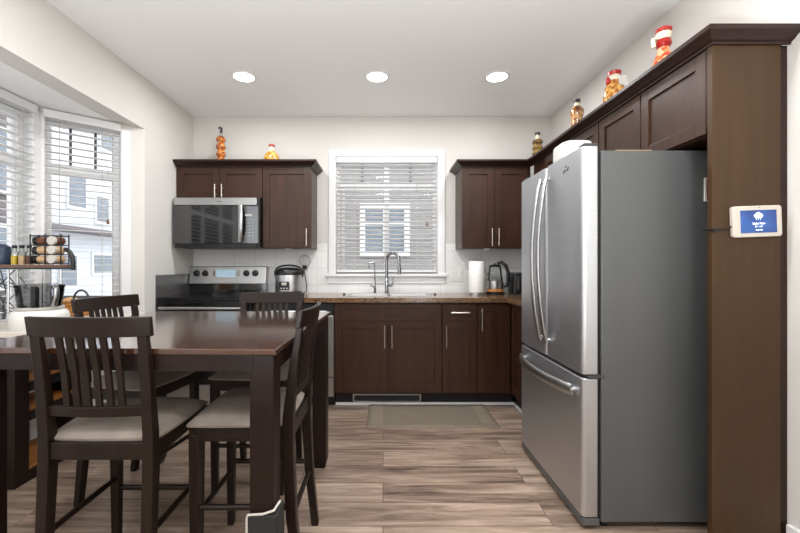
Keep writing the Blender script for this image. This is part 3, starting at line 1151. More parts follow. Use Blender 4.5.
def fdoor(y0, y1, z0, z1, name):
    # plan outline with a gently bowed, round-edged front
    rr = 0.022
    b = MB()
    poly = [(FX + 0.070, y0), (FX + 0.070, y1)]
    n = 6
    for k in range(n + 1):
        a = math.radians(90 + 90 * k / n)
        poly.append((FX + rr + rr * math.cos(a), y1 - rr + rr * math.sin(a)))
    for k in range(n + 1):
        a = math.radians(180 + 90 * k / n)
        poly.append((FX + rr + rr * math.cos(a), y0 + rr + rr * math.sin(a)))
    b.prism(poly, z0, z1)
    return b.build(name, 'fridge_door', r, smooth=True, bevel=0.003)


dn = fdoor(FY0, FM - 0.003, 0.690, 1.705, 'door')
df = fdoor(FM + 0.003, FY1, 0.690, 1.705, 'door')
fz = fdoor(FY0, FY1, 0.058, 0.672, 'freezer_drawer')
for d, yc in ((dn, FM - 0.042), (df, FM + 0.042)):
    pts = []
    for i in range(17):
        t = i / 16
        pts.append((FX - 0.014 - 0.048 * math.sin(PI * t) ** 0.8, yc, 0.765 + 0.885 * t))
    hb = MB()
    hb.tube(pts, 0.016, 12, flat=0.6, up=(1, 0, 0))
    for z in (0.78, 1.635):
        hb.cyl((FX + 0.001, yc, z), (FX - 0.02, yc, z), 0.011, seg=10)
    hb.build('handle', 'steel', d, smooth=True)
pts = []
for i in range(17):
    t = i / 16
    pts.append((FX - 0.016 - 0.046 * math.sin(PI * t) ** 0.7, FY0 + 0.06 + (FY1 - FY0 - 0.12) * t, 0.605))
hb = MB()
hb.tube(pts, 0.027, 14, flat=0.5, up=(1, 0, 0))
for y in (FY0 + 0.07, FY1 - 0.07):
    hb.cyl((FX + 0.001, y, 0.605), (FX - 0.025, y, 0.605), 0.014, seg=10)
hb.build('handle', 'steel', fz, smooth=True)
part(r, 'base_grille', 'fridge_side', lambda b: b.box(FX + 0.004, FX + 0.080, FY0 + 0.002, FY1 - 0.002, 0.018, 0.052), bevel=0.004)
part(r, 'hinge_cover', 'dark_grey', lambda b: b.box(FX + 0.012, FX + 0.075, FY0 + 0.005, FY0 + 0.06, 1.706, 1.720), bevel=0.004)
part(r, 'hinge_cover', 'dark_grey', lambda b: b.box(FX + 0.012, FX + 0.13, FY1 - 0.085, FY1 - 0.005, 1.706, 1.722), bevel=0.004)
part(r, 'middle_hinge', 'dark_grey', lambda b: b.box(FX + 0.025, FX + 0.10, FY0 - 0.004, FY0 + 0.03, 0.674, 0.688))
for x in (1.0, 1.55):
    for y in (FY0 + 0.05, FY1 - 0.05):
        part(r, 'foot', 'black', lambda b: b.cyl((x, y, 0), (x, y, 0.036), 0.02, seg=12))
em = MB()
ye = 1.90
epts = []
for i in range(9):
    t = i / 8
    epts.append((FX - 0.0015, ye + 0.026 - 0.05 * t, 1.622 + 0.022 * t + 0.008 * math.sin(PI * 2 * t)))
em.tube(epts, 0.0022, 6)
em.ball((FX - 0.001, ye + 0.004, 1.652), 0.005, 8)
em.build('badge', 'chrome', dn, smooth=True)

# stuff on and beside the fridge
b = MB()
b.rrect(0.90, 1.055, 1.95, 2.13, 1.7055, 1.80, 0.05)
o = b.build('bread_box', 'white', bevel=0.02, smooth=True)
tag(o, 'small white box with rounded corners on top of the fridge', 'box')
b = MB()
b.box(1.075, 1.24, 1.82, 1.92, 1.6855, 1.708)
tag(b.build('cardboard_box', 'tan'), 'flat tan cardboard box on top of the fridge', 'box')
r = thing('fridge_magnet', 'dark red magnet card with a pale rim on the side of the fridge', 'magnet', (1.47, 1.748, 1.51))
part(r, 'card', 'maroon', lambda b: b.box(1.428, 1.55, 1.7445, 1.7495, 1.465, 1.555))
mr = MB()
for a in ((1.421, 1.428, 1.458, 1.562), (1.428, 1.557, 1.555, 1.562), (1.428, 1.557, 1.458, 1.465), (1.55, 1.557, 1.465, 1.555)):
    mr.box(a[0], a[1], 1.743, 1.7495, a[2], a[3])
mr.build('rim', 'pale_edge', r)

# smart display on the end panel
SC = Vector((1.492, 1.580, 1.350))
r = thing('smart_display', 'white framed smart display with a blue weather screen on the end panel', 'display', (1.492, 1.585, 1.287))
roll = Matrix.Translation(SC) @ Matrix.Rotation(math.radians(-2.0), 4, 'Y')


def rot_part(name, m, fn, parent, bevel=0.0):
    b = MB()
    fn(b)
    b.bm.transform(roll)
    return b.build(name, m, parent, bevel=bevel, smooth=bevel > 0.004)


def rr_xz(b, x0, x1, z0, z1, y0, y1, r):
    b.rrect(x0, x1, z0, z1, y0, y1, r)
    b.bm.transform(Matrix(((1, 0, 0, 0), (0, 0, 1, 0), (0, 1, 0, 0), (0, 0, 0, 1))))


bz = rot_part('bezel', 'bezel', lambda b: rr_xz(b, -0.103, 0.093, -0.062, 0.062, -0.012, 0.004, 0.012), r, 0.003)
rot_part('screen', 'screen', lambda b: b.box(-0.073, 0.070, -0.0135, -0.0115, -0.046, 0.044), r)
gl = MB()
for cx, cz, rr in ((0, 0.026, 0.010), (-0.010, 0.022, 0.007), (0.010, 0.022, 0.008)):
    gl.lathe([(0.0001, -0.0142), (rr, -0.0142), (rr, -0.0132), (0.0001, -0.0132)], (cx, 0, cz), 16, axis='y')
gl.box(-0.012, 0.012, -0.0142, -0.0132, 0.014, 0.020)
for dx in (-0.008, 0, 0.008):
    gl.box(dx - 0.001, dx + 0.001, -0.0142, -0.0132, 0.006, 0.011)
gl.bm.transform(roll @ Matrix.Translation((-0.003, 0, 0)))
gl.build('weather_icon', 'glyph', r)
rot_part('camera_dot', 'black', lambda b: b.cyl((0.003, -0.013, 0.055), (0.003, -0.011, 0.055), 0.002, seg=10), r)


def lettering(txt, size, parent, mtx, name='lettering', m='glyph'):
    cu = bpy.data.curves.new(name, 'FONT')
    cu.body = txt
    cu.size = size
    cu.align_x = 'CENTER'
    cu.extrude = 0.0003
    cu.materials.append(M[m])
    tmp = bpy.data.objects.new(name + '_tmp', cu)
    C.objects.link(tmp)
    dg = bpy.context.evaluated_depsgraph_get()
    me = bpy.data.meshes.new_from_object(tmp.evaluated_get(dg))
    bpy.data.objects.remove(tmp)
    me.name = name
    me.transform(Matrix(mtx))
    o = bpy.data.objects.new(name, me)
    if not me.materials:
        me.materials.append(M[m])
    C.objects.link(o)
    inv = INV.get(parent.name)
    if inv is not None:
        me.transform(inv)
        INV[o.name] = inv
    o.parent = parent
    return o


def face_front(x, y, z):       # text facing -y
    return Matrix.Translation((x, y, z)) @ Matrix.Rotation(PI / 2, 4, 'X')


lettering('Light Rain', 0.0125, r, roll @ face_front(-0.002, -0.0142, -0.013))
lettering('61° / 48°', 0.0085, r, roll @ face_front(-0.002, -0.0142, -0.0245))
lettering('12:47 PM', 0.0075, r, roll @ face_front(-0.002, -0.0142, -0.0375))
b = MB()
b.tube([(1.392, 1.577, 1.330), (1.378, 1.580, 1.320), (1.36, 1.580, 1.318), (1.320, 1.579, 1.320), (1.315, 1.586, 1.320), (1.315, 1.62, 1.318)], 0.0035, 8)
b.box(1.322, 1.350, 1.578, 1.584, 1.308, 1.322)
tag(b.build('power_cord', 'black', smooth=True), 'short black cord clipped between the smart display and the fridge', 'cord')

# ------------------------------------------------------------------ worktop items
WTZ = 0.9145
# rice cooker
cx, cy = -0.872, 3.66
r = thing('rice_cooker', 'steel and black round rice cooker on the counter beside the range', 'rice cooker', (cx, cy, WTZ))
part(r, 'body', 'steel', lambda b: b.lathe([(0.112, 0.022), (0.122, 0.03), (0.124, 0.17), (0.122, 0.178)], (cx, cy, WTZ), 36), smooth=True)
part(r, 'base', 'black', lambda b: b.lathe([(0.105, 0), (0.117, 0.006), (0.120, 0.0215), (0.10, 0.0215)], (cx, cy, WTZ), 36), smooth=True)
part(r, 'lid', 'black', lambda b: b.lathe([(0.126, 0.1785), (0.127, 0.20), (0.118, 0.222), (0.09, 0.238), (0.04, 0.246), (0.0001, 0.247)], (cx, cy, WTZ), 36), smooth=True)
part(r, 'handle', 'black', lambda b: b.tube([(cx - 0.127, cy, WTZ + 0.16), (cx - 0.132, cy, WTZ + 0.21)] + [(cx - 0.118 * math.cos(PI * k / 12), cy, WTZ + 0.225 + 0.042 * math.sin(PI * k / 12)) for k in range(13)] +
                                              [(cx + 0.132, cy, WTZ + 0.21), (cx + 0.127, cy, WTZ + 0.16)], 0.008, 10), smooth=True)
pn = MB()
pn.rrect(-0.045, 0.045, 0.045, 0.12, -0.006, 0.006, 0.012)
pn.bm.transform(Matrix.Translation((cx - 0.012, cy - 0.1235, WTZ)) @ Matrix(((1, 0, 0, 0), (0, 0, 1, 0), (0, 1, 0, 0), (0, 0, 0, 1))))
pnl = pn.build('control_panel', 'black', r)
pb = MB()
pb.box(cx - 0.034, cx + 0.010, cy - 0.1312, cy - 0.129, WTZ + 0.088, WTZ + 0.112)
for dx in (-0.045, -0.018, 0.008):
    pb.box(cx + dx, cx + dx + 0.014, cy - 0.1312, cy - 0.129, WTZ + 0.055, WTZ + 0.065)
pb.build('display', 'pale_edge', pnl)

# outlet with night light and plug
ox, oz = -0.757, 1.200
r = thing('wall_outlet', 'white wall outlet above the rice cooker with a round white plug-in night light', 'outlet', (ox, 3.84, oz - 0.06))
part(r, 'plate', 'white', lambda b: b.box(ox - 0.036, ox + 0.036, 3.836, 3.8415, oz - 0.06, oz + 0.06), bevel=0.002)
part(r, 'night_light', 'frost', lambda b: b.lathe([(0.052, -0.006), (0.056, -0.018), (0.050, -0.030), (0.0001, -0.036)], (ox + 0.0, 3.838, oz + 0.025), 24, axis='y'), smooth=True)
b = MB()
b.box(ox - 0.02, ox + 0.02, 3.800, 3.8355, oz - 0.052, oz - 0.018)
b.tube([(ox, 3.80, oz - 0.035), (ox, 3.775, oz - 0.05), (ox + 0.005, 3.772, oz - 0.085), (ox + 0.02, 3.768, oz - 0.15), (ox + 0.03, 3.76, oz - 0.21), (ox + 0.035, 3.73, oz - 0.265), (cx + 0.135, cy + 0.045, WTZ + 0.012)], 0.0045, 8)
tag(b.build('power_cord', 'black', smooth=True), 'black plug and cord running from the outlet down to the rice cooker', 'cord')

# double switch plate
sx, sz = 0.715, 1.085
r = thing('switch_plate', 'white double switch plate on the tiles right of the window', 'switch', (sx, 3.84, sz - 0.06))
part(r, 'plate', 'plate', lambda b: b.box(sx - 0.059, sx + 0.059, 3.834, 3.8415, sz - 0.06, sz + 0.06), bevel=0.003)
for dx in (-0.026, 0.026):
    part(r, 'rocker', 'trim', lambda b: b.box(sx + dx - 0.018, sx + dx + 0.018, 3.829, 3.8338, sz - 0.035, sz + 0.035), bevel=0.002)

# paper towels
tx, ty = 0.85, 3.60
r = thing('paper_towel_holder', 'steel upright paper towel holder on the counter', 'holder', (tx, ty, WTZ))
part(r, 'base', 'steel', lambda b: b.lathe([(0.075, 0), (0.075, 0.016), (0.068, 0.022), (0.0001, 0.022)], (tx, ty, WTZ), 30), smooth=True)
part(r, 'rod', 'steel', lambda b: b.lathe([(0.007, 0.022), (0.007, 0.305), (0.011, 0.309), (0.011, 0.316), (0.004, 0.321)], (tx, ty, WTZ), 14), smooth=True)
b = MB()
b.rings([[(tx + q * math.cos(2 * PI * k / 36), ty + q * math.sin(2 * PI * k / 36), WTZ + z) for k in range(36)] for q, z in
         ((0.021, 0.023), (0.066, 0.023), (0.068, 0.028), (0.068, 0.298), (0.066, 0.302), (0.021, 0.302))], closed=True, cap=False)
tag(b.build('paper_towel_roll', 'paper', smooth=True), 'tall white paper towel roll standing on the counter', 'paper towel')

# kettle
kx, ky = 1.03, 3.63
r = thing('glass_kettle', 'clear glass and steel kettle with a black arched handle by the toaster', 'kettle', (kx, ky, WTZ))
part(r, 'base', 'black', lambda b: b.lathe([(0.085, 0), (0.085, 0.02), (0.07, 0.025), (0.0001, 0.025)], (kx, ky, WTZ), 30), smooth=True)
part(r, 'ring', 'pine', lambda b: b.lathe([(0.074, 0.0255), (0.076, 0.027), (0.076, 0.048), (0.070, 0.050)], (kx, ky, WTZ), 30), smooth=True)
part(r, 'steel_band', 'steel', lambda b: b.lathe([(0.072, 0.0505), (0.074, 0.06), (0.070, 0.125), (0.066, 0.127)], (kx, ky, WTZ), 30), smooth=True)
part(r, 'glass_body', 'jar', lambda b: b.lathe([(0.068, 0.1275), (0.062, 0.18), (0.055, 0.235), (0.050, 0.25)], (kx, ky, WTZ), 30), smooth=True)
part(r, 'lid', 'black', lambda b: b.lathe([(0.053, 0.2505), (0.053, 0.264), (0.03, 0.272), (0.008, 0.274), (0.008, 0.285), (0.0001, 0.287)], (kx, ky, WTZ), 24), smooth=True)
part(r, 'spout', 'steel', lambda b: b.tube([(kx - 0.066, ky - 0.01, WTZ + 0.1625), (kx - 0.09, ky - 0.015, WTZ + 0.2000), (kx - 0.105, ky - 0.017, WTZ + 0.2500)], 0.014, 10, r1=0.007), smooth=True)
part(r, 'handle', 'black', lambda b: b.tube([(kx + 0.02, ky, WTZ + 0.2812), (kx + 0.055, ky - 0.01, WTZ + 0.2937), (kx + 0.095, ky - 0.02, WTZ + 0.2625), (kx + 0.112, ky - 0.025, WTZ + 0.2000), (kx + 0.112, ky - 0.025, WTZ + 0.1250), (kx + 0.10, ky - 0.02, WTZ + 0.0813), (kx + 0.075, ky - 0.012, WTZ + 0.0750)], 0.016, 12), smooth=True)

# toaster
r = thing('toaster', 'black two-slot toaster in the counter corner beside the fridge', 'toaster', (1.30, 3.63, WTZ))
tb = MB()
tb.rrect(1.168, 1.395, 3.54, 3.72, WTZ + 0.012, WTZ + 0.20, 0.035)
tb.build('body', 'black', r, smooth=True, bevel=0.012)
part(r, 'base', 'dark_grey', lambda b: b.box(1.18, 1.38, 3.555, 3.705, WTZ, WTZ + 0.0115))
for y in (3.59, 3.655):
    part(r, 'slot', 'steel', lambda b: b.box(1.185, 1.35, y, y + 0.028, WTZ + 0.1995, WTZ + 0.203))
part(r, 'front_strip', 'steel', lambda b: b.box(1.205, 1.218, 3.535, 3.5395, WTZ + 0.05, WTZ + 0.17))
part(r, 'lever', 'dark_grey', lambda b: b.box(1.195, 1.23, 3.515, 3.5345, WTZ + 0.13, WTZ + 0.145), bevel=0.003)
# puck light under right upper cabinet, and strip under the left one
o = MB().lathe([(0.032, 0), (0.032, -0.012), (0.026, -0.02), (0.0001, -0.021)], (0.955, 3.62, 1.3345), 24).build('puck_light', 'white', smooth=True)
tag(o, 'white round puck light under the cabinet right of the window', 'light')
o = MB().lathe([(0.03, 0), (0.03, -0.010), (0.024, -0.016), (0.0001, -0.017)], (-0.87, 3.62, 1.3345), 24).build('puck_light', 'white', smooth=True)
tag(o, 'white round puck light under the cabinet above the rice cooker', 'light')

# ------------------------------------------------------------------ jars on the cabinets
M['pickle_orange'] = mottled('pickled_orange', rgb(96, 40, 12), rgb(176, 90, 26), rgb(214, 142, 62), 70)
M['pickle_gold'] = mottled('pickled_gold', rgb(150, 84, 24), rgb(206, 140, 54), rgb(238, 196, 120), 60)
M['pickle_dark'] = mottled('pickled_dark', rgb(60, 44, 14), rgb(112, 84, 30), rgb(160, 130, 60), 60)
M['pickle_brown'] = mottled('pickled_brown', rgb(70, 34, 18), rgb(150, 92, 40), rgb(216, 170, 110), 55)
M['pickle_red'] = mottled('pickled_red', rgb(196, 44, 20), rgb(226, 110, 50), rgb(244, 190, 150), 45)


def jar(label, loc, body, mbody, neck=None, mneck='jar', cap=None, mcap='black', extra=None):
    x, y, z = loc
    r = thing('pickle_jar', label, 'jar', loc, 0, 'decorative jars on top of the cabinets')
    part(r, 'body', mbody, lambda b: b.lathe(body, loc, 28), smooth=True)
    if neck:
        part(r, 'neck', mneck, lambda b: b.lathe(neck, loc, 20), smooth=True)
    if cap:
        part(r, 'cap', mcap, lambda b: b.lathe(cap, loc, 18), smooth=True)
    if extra:
        extra(r)
    return r


def beads(n, r, pinch, h):
    out = [(r * 0.75, 0)]
    for i in range(n):
        for k in range(1, 8):
            a = PI * k / 8
            out.append((pinch + (r - pinch) * math.sin(a), h * (i + k / 8)))
    out.append((pinch * 0.8, h * n))
    return out


jz = CT + 0.0405
sc = 3.58 / 3.55


def hook(r):
    x, y, z = r.location
    part(r, 'stopper', 'black', lambda b: b.tube([(x, y, z + 0.292), (x + 0.005, y, z + 0.315), (x + 0.004, y, z + 0.338), (x - 0.014, y, z + 0.345), (x - 0.022, y, z + 0.328)], 0.013, 12, r1=0.006), smooth=True)


jar('tall orange jar of four stacked bulbs with a black hooked stopper', (-1.485, 3.62, jz), beads(4, 0.044, 0.024, 0.0655), 'pickle_orange',
    [(0.020, 0.262), (0.012, 0.275), (0.012, 0.292)], 'jar', None, extra=hook)
jar('squat round amber jar with a short neck and red cap', (-1.02, 3.62, jz), [(0.05, 0), (0.068, 0.022), (0.074, 0.055), (0.063, 0.09), (0.034, 0.118), (0.024, 0.128)], 'pickle_gold',
    [(0.024, 0.128), (0.022, 0.165)], 'cream', [(0.027, 0.165), (0.027, 0.183), (0.0001, 0.185)], 'red')
YX = 1.42


def rag(r):
    x, y, z = r.location
    part(r, 'cloth_cover', 'cream', lambda b: b.lathe([(0.036, 0.135), (0.032, 0.15), (0.022, 0.165), (0.022, 0.19), (0.026, 0.195)], (x, y, z), 12), smooth=True)


jar('dark olive jar of twisted bulbs in the corner of the cabinet tops', (1.385, 3.54, jz), beads(4, 0.048, 0.026, 0.052), 'pickle_dark',
    [(0.024, 0.208), (0.018, 0.22), (0.018, 0.245)], 'cream', [(0.022, 0.245), (0.022, 0.268), (0.0001, 0.270)], 'black')
jar('slim brown layered bottle with a black cap on the right-hand cabinets', (1.39, 2.83, jz), [(0.038, 0), (0.043, 0.03), (0.038, 0.06), (0.042, 0.08), (0.037, 0.10), (0.042, 0.115), (0.037, 0.13), (0.046, 0.165), (0.044, 0.19), (0.024, 0.215)], 'pickle_brown',
    [(0.024, 0.215), (0.019, 0.225), (0.019, 0.24)], 'cream', [(0.022, 0.24), (0.023, 0.264), (0.0001, 0.267)], 'black')


def red_bow(r):
    x, y, z = r.location
    part(r, 'ribbon', 'red', lambda b: b.ball((x - 0.045, y - 0.01, z + 0.185), 0.017, 10, 0.8, 0.8, 1.4), smooth=True)
    part(r, 'tag', 'white', lambda b: b.hexa([(x - 0.008, y - 0.062, z + 0.145), (x + 0.046, y - 0.058, z + 0.14), (x + 0.046, y - 0.056, z + 0.14), (x - 0.008, y - 0.060, z + 0.145),
                                            (x - 0.008, y - 0.056, z + 0.2), (x + 0.044, y - 0.052, z + 0.2), (x + 0.044, y - 0.050, z + 0.2), (x - 0.008, y - 0.054, z + 0.2)]))


jar('golden jar with red cap and a white paper tag on the right-hand cabinets', (1.40, 2.39, jz), [(0.050, 0), (0.060, 0.02), (0.062, 0.08), (0.060, 0.12), (0.052, 0.15), (0.034, 0.19)], 'pickle_gold',
    [(0.034, 0.19), (0.032, 0.222)], 'cream', [(0.036, 0.222), (0.038, 0.244), (0.024, 0.252), (0.0001, 0.253)], 'red', extra=red_bow)


def red_scarf(r):
    x, y, z = r.location
    part(r, 'scarf', 'red', lambda b: b.lathe([(0.026, 0.165), (0.036, 0.185), (0.030, 0.205)], (x, y, z), 16), smooth=True)
    part(r, 'cloth_cover', 'cream', lambda b: b.lathe([(0.032, 0.2055), (0.036, 0.215), (0.036, 0.238), (0.03, 0.243)], (x, y, z), 14), smooth=True)
    part(r, 'ribbon', 'cream', lambda b: b.tube([(x - 0.03, y, z + 0.215), (x - 0.058, y - 0.005, z + 0.205), (x - 0.052, y - 0.005, z + 0.165)], 0.010, 8), smooth=True)


jar('flared red and orange bottle with a red cap nearest the end panel', (1.41, 1.985, jz), [(0.066, 0), (0.070, 0.015), (0.062, 0.06), (0.046, 0.10), (0.034, 0.13), (0.026, 0.165)], 'pickle_red',
    None, 'jar', [(0.034, 0.2435), (0.037, 0.258), (0.022, 0.270), (0.0001, 0.271)], 'red', extra=red_scarf)

# ------------------------------------------------------------------ mat
r = thing('kitchen_mat', 'olive brown rectangular anti-fatigue mat on the floor before the sink', 'mat', (0.362, 3.09, 0))
mm = MB()
x0, x1, y0, y1 = -0.125, 0.855, 2.86, 3.325
mm.hexa([(x0, y0, 0), (x1, y0, 0), (x1, y1, 0), (x0, y1, 0), (x0 + 0.02, y0 + 0.02, 0.016), (x1 - 0.02, y0 + 0.02, 0.016), (x1 - 0.02, y1 - 0.02, 0.016), (x0 + 0.02, y1 - 0.02, 0.016)])
mm.build('pad', 'mat', r, bevel=0.004)
for e0 in (x0 + 0.04, x1 - 0.125):
    ml = MB()
    ml.box(e0, e0 + 0.085, y0 + 0.03, y1 - 0.03, 0.0155, 0.0172)
    for k in range(4):
        ml.box(e0 + 0.022 * k + 0.004, e0 + 0.022 * k + 0.015, y0 + 0.032, y1 - 0.032, 0.017, 0.0195)
    ml.build('border_rib', 'mat_line', r)

# ------------------------------------------------------------------ table
TZ = 0.90
TR = math.radians(-1.8)
TCX, TCY, TH = -0.872, 1.842, 0.540
r = thing('dining_table', 'square dark wood counter-height dining table with a glossy top', 'table', (TCX, TCY, 0), TR)
INV[r.name] = Matrix.Identity(4)
part(r, 'tabletop', 'tabletop', lambda b: b.box(-TH, TH, -TH, TH, TZ - 0.020, TZ), bevel=0.003)
ap = MB()
for a in ((-TH + 0.08, TH - 0.08, -TH + 0.008, -TH + 0.028), (-TH + 0.08, TH - 0.08, TH - 0.028, TH - 0.008), (-TH + 0.008, -TH + 0.028, -TH + 0.08, TH - 0.08), (TH - 0.028, TH - 0.008, -TH + 0.08, TH - 0.08)):
    ap.box(a[0], a[1], a[2], a[3], TZ - 0.075, TZ - 0.0203)
ap.build('apron', 'table', r)
tl = {}
for sx_ in (-1, 1):
    for sy_ in (-1, 1):
        c = TH - 0.050
        tl[(sx_, sy_)] = part(r, 'leg', 'table', lambda b: b.post([(sx_ * c, sy_ * c, 0, 0.058, 0.058), (sx_ * c, sy_ * c, 0.035, 0.08, 0.08), (sx_ * c, sy_ * c, TZ - 0.0203, 0.08, 0.08)]), bevel=0.003)
c = TH - 0.050
gd = MB()
gx0, gx1, gy0, gy1 = c - 0.034, c + 0.047, -c - 0.047, -c + 0.030
gd.post([(c + 0.006, -c - 0.008, 0.002, 0.10, 0.094), (c + 0.006, -c - 0.008, 0.36, 0.096, 0.09)])
gdo = gd.build('leg_guard', 'rubber', tl[(1, -1)], bevel=0.006)
ge = MB()
ge.tube([(c - 0.044, -c - 0.054, 0.02), (c - 0.044, -c - 0.054, 0.35), (c - 0.040, -c - 0.054, 0.362), (c + 0.01, -c - 0.054, 0.366), (c + 0.045, -c - 0.054, 0.378), (c + 0.056, -c - 0.02, 0.39)], 0.004, 8)
# kept as a rim of the guard
ge.build('guard_rim', 'pale_edge', tl[(1, -1)], smooth=True)

# ------------------------------------------------------------------ chairs


def make_chair(label):
    r = thing('counter_chair', label, 'chair', (0, 0, 0), 0, 'counter-height dining chairs at the table')
    w = 0.172
    for s in (-1, 1):
        part(r, 'leg', 'chair', lambda b: b.post([(s * w, 0.190, 0, 0.030, 0.030), (s * w, 0.188, 0.53, 0.042, 0.040), (s * w, 0.188, 0.560, 0.042, 0.040)]), bevel=0.003)
        # rear leg runs up to carry the back
        part(r, 'leg', 'chair', lambda b: b.post([(s * w, -0.235, 0, 0.034, 0.034), (s * w, -0.205, 0.25, 0.036, 0.042), (s * w, -0.190, 0.50, 0.038, 0.048),
                                                  (s * w, -0.192, 0.62, 0.036, 0.044), (s * w, -0.212, 0.80, 0.034, 0.034), (s * w, -0.238, 0.952, 0.032, 0.024)]), bevel=0.003)
    fr = MB()
    fr.box(-w - 0.019, w + 0.019, 0.185, 0.207, 0.532, 0.588)
    fr.box(-w + 0.019, w - 0.019, -0.205, -0.180, 0.532, 0.588)
    for s in (-1, 1):
        fr.box(s * (w + 0.004) - 0.011, s * (w + 0.004) + 0.011, -0.17, 0.185, 0.532, 0.588)
    fr.build('seat_frame', 'chair', r, bevel=0.002)
    cs = MB()
    nx, ny = 12, 12
    rows_t = []
    for j in range(ny + 1):
        rowp = []
        for i in range(nx + 1):
            u, v = i / nx * 2 - 1, j / ny * 2 - 1
            wid = 0.196 + 0.016 * (v + 1) / 2
            # rounded-square outline
            x = u * wid * SQ(max(0, 1 - 0.10 * v * v)) * (1 if abs(u) < 1 else 1)
            y = 0.015 + v * 0.208 * SQ(max(0, 1 - 0.10 * u * u))
            if v < -0.5 and abs(u) > 0.5:
                pass
            hgt = (1 - u ** 4) * (1 - v ** 4)
            rowp.append((x, y, 0.598 + 0.036 * hgt ** 0.5))
        rows_t.append(rowp)
    vt = [cs.verts(rw) for rw in rows_t]
    vb = [cs.verts([(x * 0.985, (y - 0.015) * 0.985 + 0.015, 0.5885) for x, y, z in rw]) for rw in rows_t]
    for j in range(ny):
        for i in range(nx):
            cs.face([vt[j][i], vt[j][i + 1], vt[j + 1][i + 1], vt[j + 1][i]])
            cs.face([vb[j][i], vb[j + 1][i], vb[j + 1][i + 1], vb[j][i + 1]])
    for i in range(nx):
        cs.face([vt[0][i + 1], vt[0][i], vb[0][i], vb[0][i + 1]])
        cs.face([vt[ny][i], vt[ny][i + 1], vb[ny][i + 1], vb[ny][i]])
    for j in range(ny):
        cs.face([vt[j][0], vt[j + 1][0], vb[j + 1][0], vb[j][0]])
        cs.face([vt[j + 1][nx], vt[j][nx], vb[j][nx], vb[j + 1][nx]])
    cs.build('seat_cushion', 'cushion', r, smooth=True)

    def rail(z0, z1, y_end, bow, half, t, lean):
        b = MB()
        rings = []
        n = 14
        for i in range(n + 1):
            x = -half + 2 * half * i / n
            y = y_end - bow * (1 - (x / half) ** 2)
            rings.append([(x, y + t / 2, z0), (x, y - t / 2, z0), (x, y - t / 2 - lean, z1), (x, y + t / 2 - lean, z1)])
        return b.rings(rings)
    rail(0.945, 1.010, -0.232, 0.028, 0.200, 0.022, 0.012).build('top_rail', 'chair', r, smooth=True, bevel=0.003)
    rail(0.678, 0.712, -0.196, 0.018, w - 0.010, 0.020, 0.004).build('lower_rail', 'chair', r, smooth=True, bevel=0.002)
    sl_ = MB()
    for k in range(6):
        x = -0.09 + 0.036 * k
        ya = -0.198 - 0.017 * (1 - (x / w) ** 2)
        yb_ = -0.234 - 0.026 * (1 - (x / 0.2) ** 2)
        sl_.rings([[(x - 0.0105, y - 0.006, z), (x + 0.0105, y - 0.006, z), (x + 0.0105, y + 0.006, z), (x - 0.0105, y + 0.006, z)] for y, z in
                   ((ya, 0.705), ((ya + yb_) / 2 + 0.006, 0.83), (yb_, 0.950))])
    sl_.build('back_slats', 'chair', r, bevel=0.0015)
    for s in (-1, 1):
        part(r, 'stretcher', 'chair', lambda b: b.tube([(s * w, -0.19, 0.285), (s * w, 0.18, 0.285)], 0.011, 10), smooth=True)
    part(r, 'stretcher', 'chair', lambda b: b.tube([(-w + 0.01, 0.189, 0.245), (w - 0.01, 0.189, 0.245)], 0.011, 10), smooth=True)
    part(r, 'stretcher', 'chair', lambda b: b.tube([(-w + 0.01, -0.204, 0.245), (w - 0.01, -0.204, 0.245)], 0.011, 10), smooth=True)
    for ch in r.children:
        ch.data.transform(Matrix.Diagonal((1, 0.90, 1, 1)))
    return r


chairA = make_chair('slat-back chair with its back to the viewer at the near side of the table')
spots = ((-0.944, 1.486, 0.0, None),
         (-0.519, 1.625, PI / 2, 'slat-back chair seen side-on at the right end of the table'),
         (-0.690, 2.205, PI + math.radians(-2), 'slat-back chair facing the viewer from the range side of the table'),
         (-1.250, 2.065, -PI / 2 - math.radians(10), 'slat-back chair at the window side of the table below the wicker basket'))
for i, (x, y, a, lab) in enumerate(spots):
    o = chairA if i == 0 else copy_tree(chairA)
    o.location = (x, y, 0)
    o.rotation_euler = (0, 0, a)
    if lab:
        o['label'] = lab

# ------------------------------------------------------------------ cart in the bay and what stands on it
KX0, KX1, KY0, KY1, KZ = -2.225, -1.655, 1.93, 2.66, 0.85
r = thing('kitchen_cart', 'dark storage cart with open orange pine shelves in the bay window', 'cart', (-2.03, 2.34, 0))
part(r, 'worktop', 'pale_top', lambda b: b.prism([(KX0, KY0), (KX1, KY0), (KX1, KY1 + 0.12), (-1.96, KY1 + 0.12), (KX0, KY1 - 0.03)], KZ - 0.03, KZ), bevel=0.004)
part(r, 'end_panel', 'table', lambda b: b.box(KX0 + 0.01, -1.93, 2.07, 2.155, 0, KZ - 0.0305), bevel=0.002)
part(r, 'end_panel', 'table', lambda b: b.box(KX0 + 0.05, -1.93, 2.54, 2.60, 0, KZ - 0.0305), bevel=0.002)
part(r, 'bottom_rail', 'table', lambda b: b.box(-1.96, -1.93, 2.1555, 2.5395, 0, 0.06))
for z in (0.062, 0.36, 0.52):
    part(r, 'shelf', 'pine', lambda b: b.box(KX0 + 0.02, -1.935, 2.1555, 2.5395, z, z + 0.018))
for z in (0.34, 0.50):
    part(r, 'shelf_edge', 'black', lambda b: b.box(-1.9345, -1.925, 2.1555, 2.5395, z - 0.01, z + 0.042))

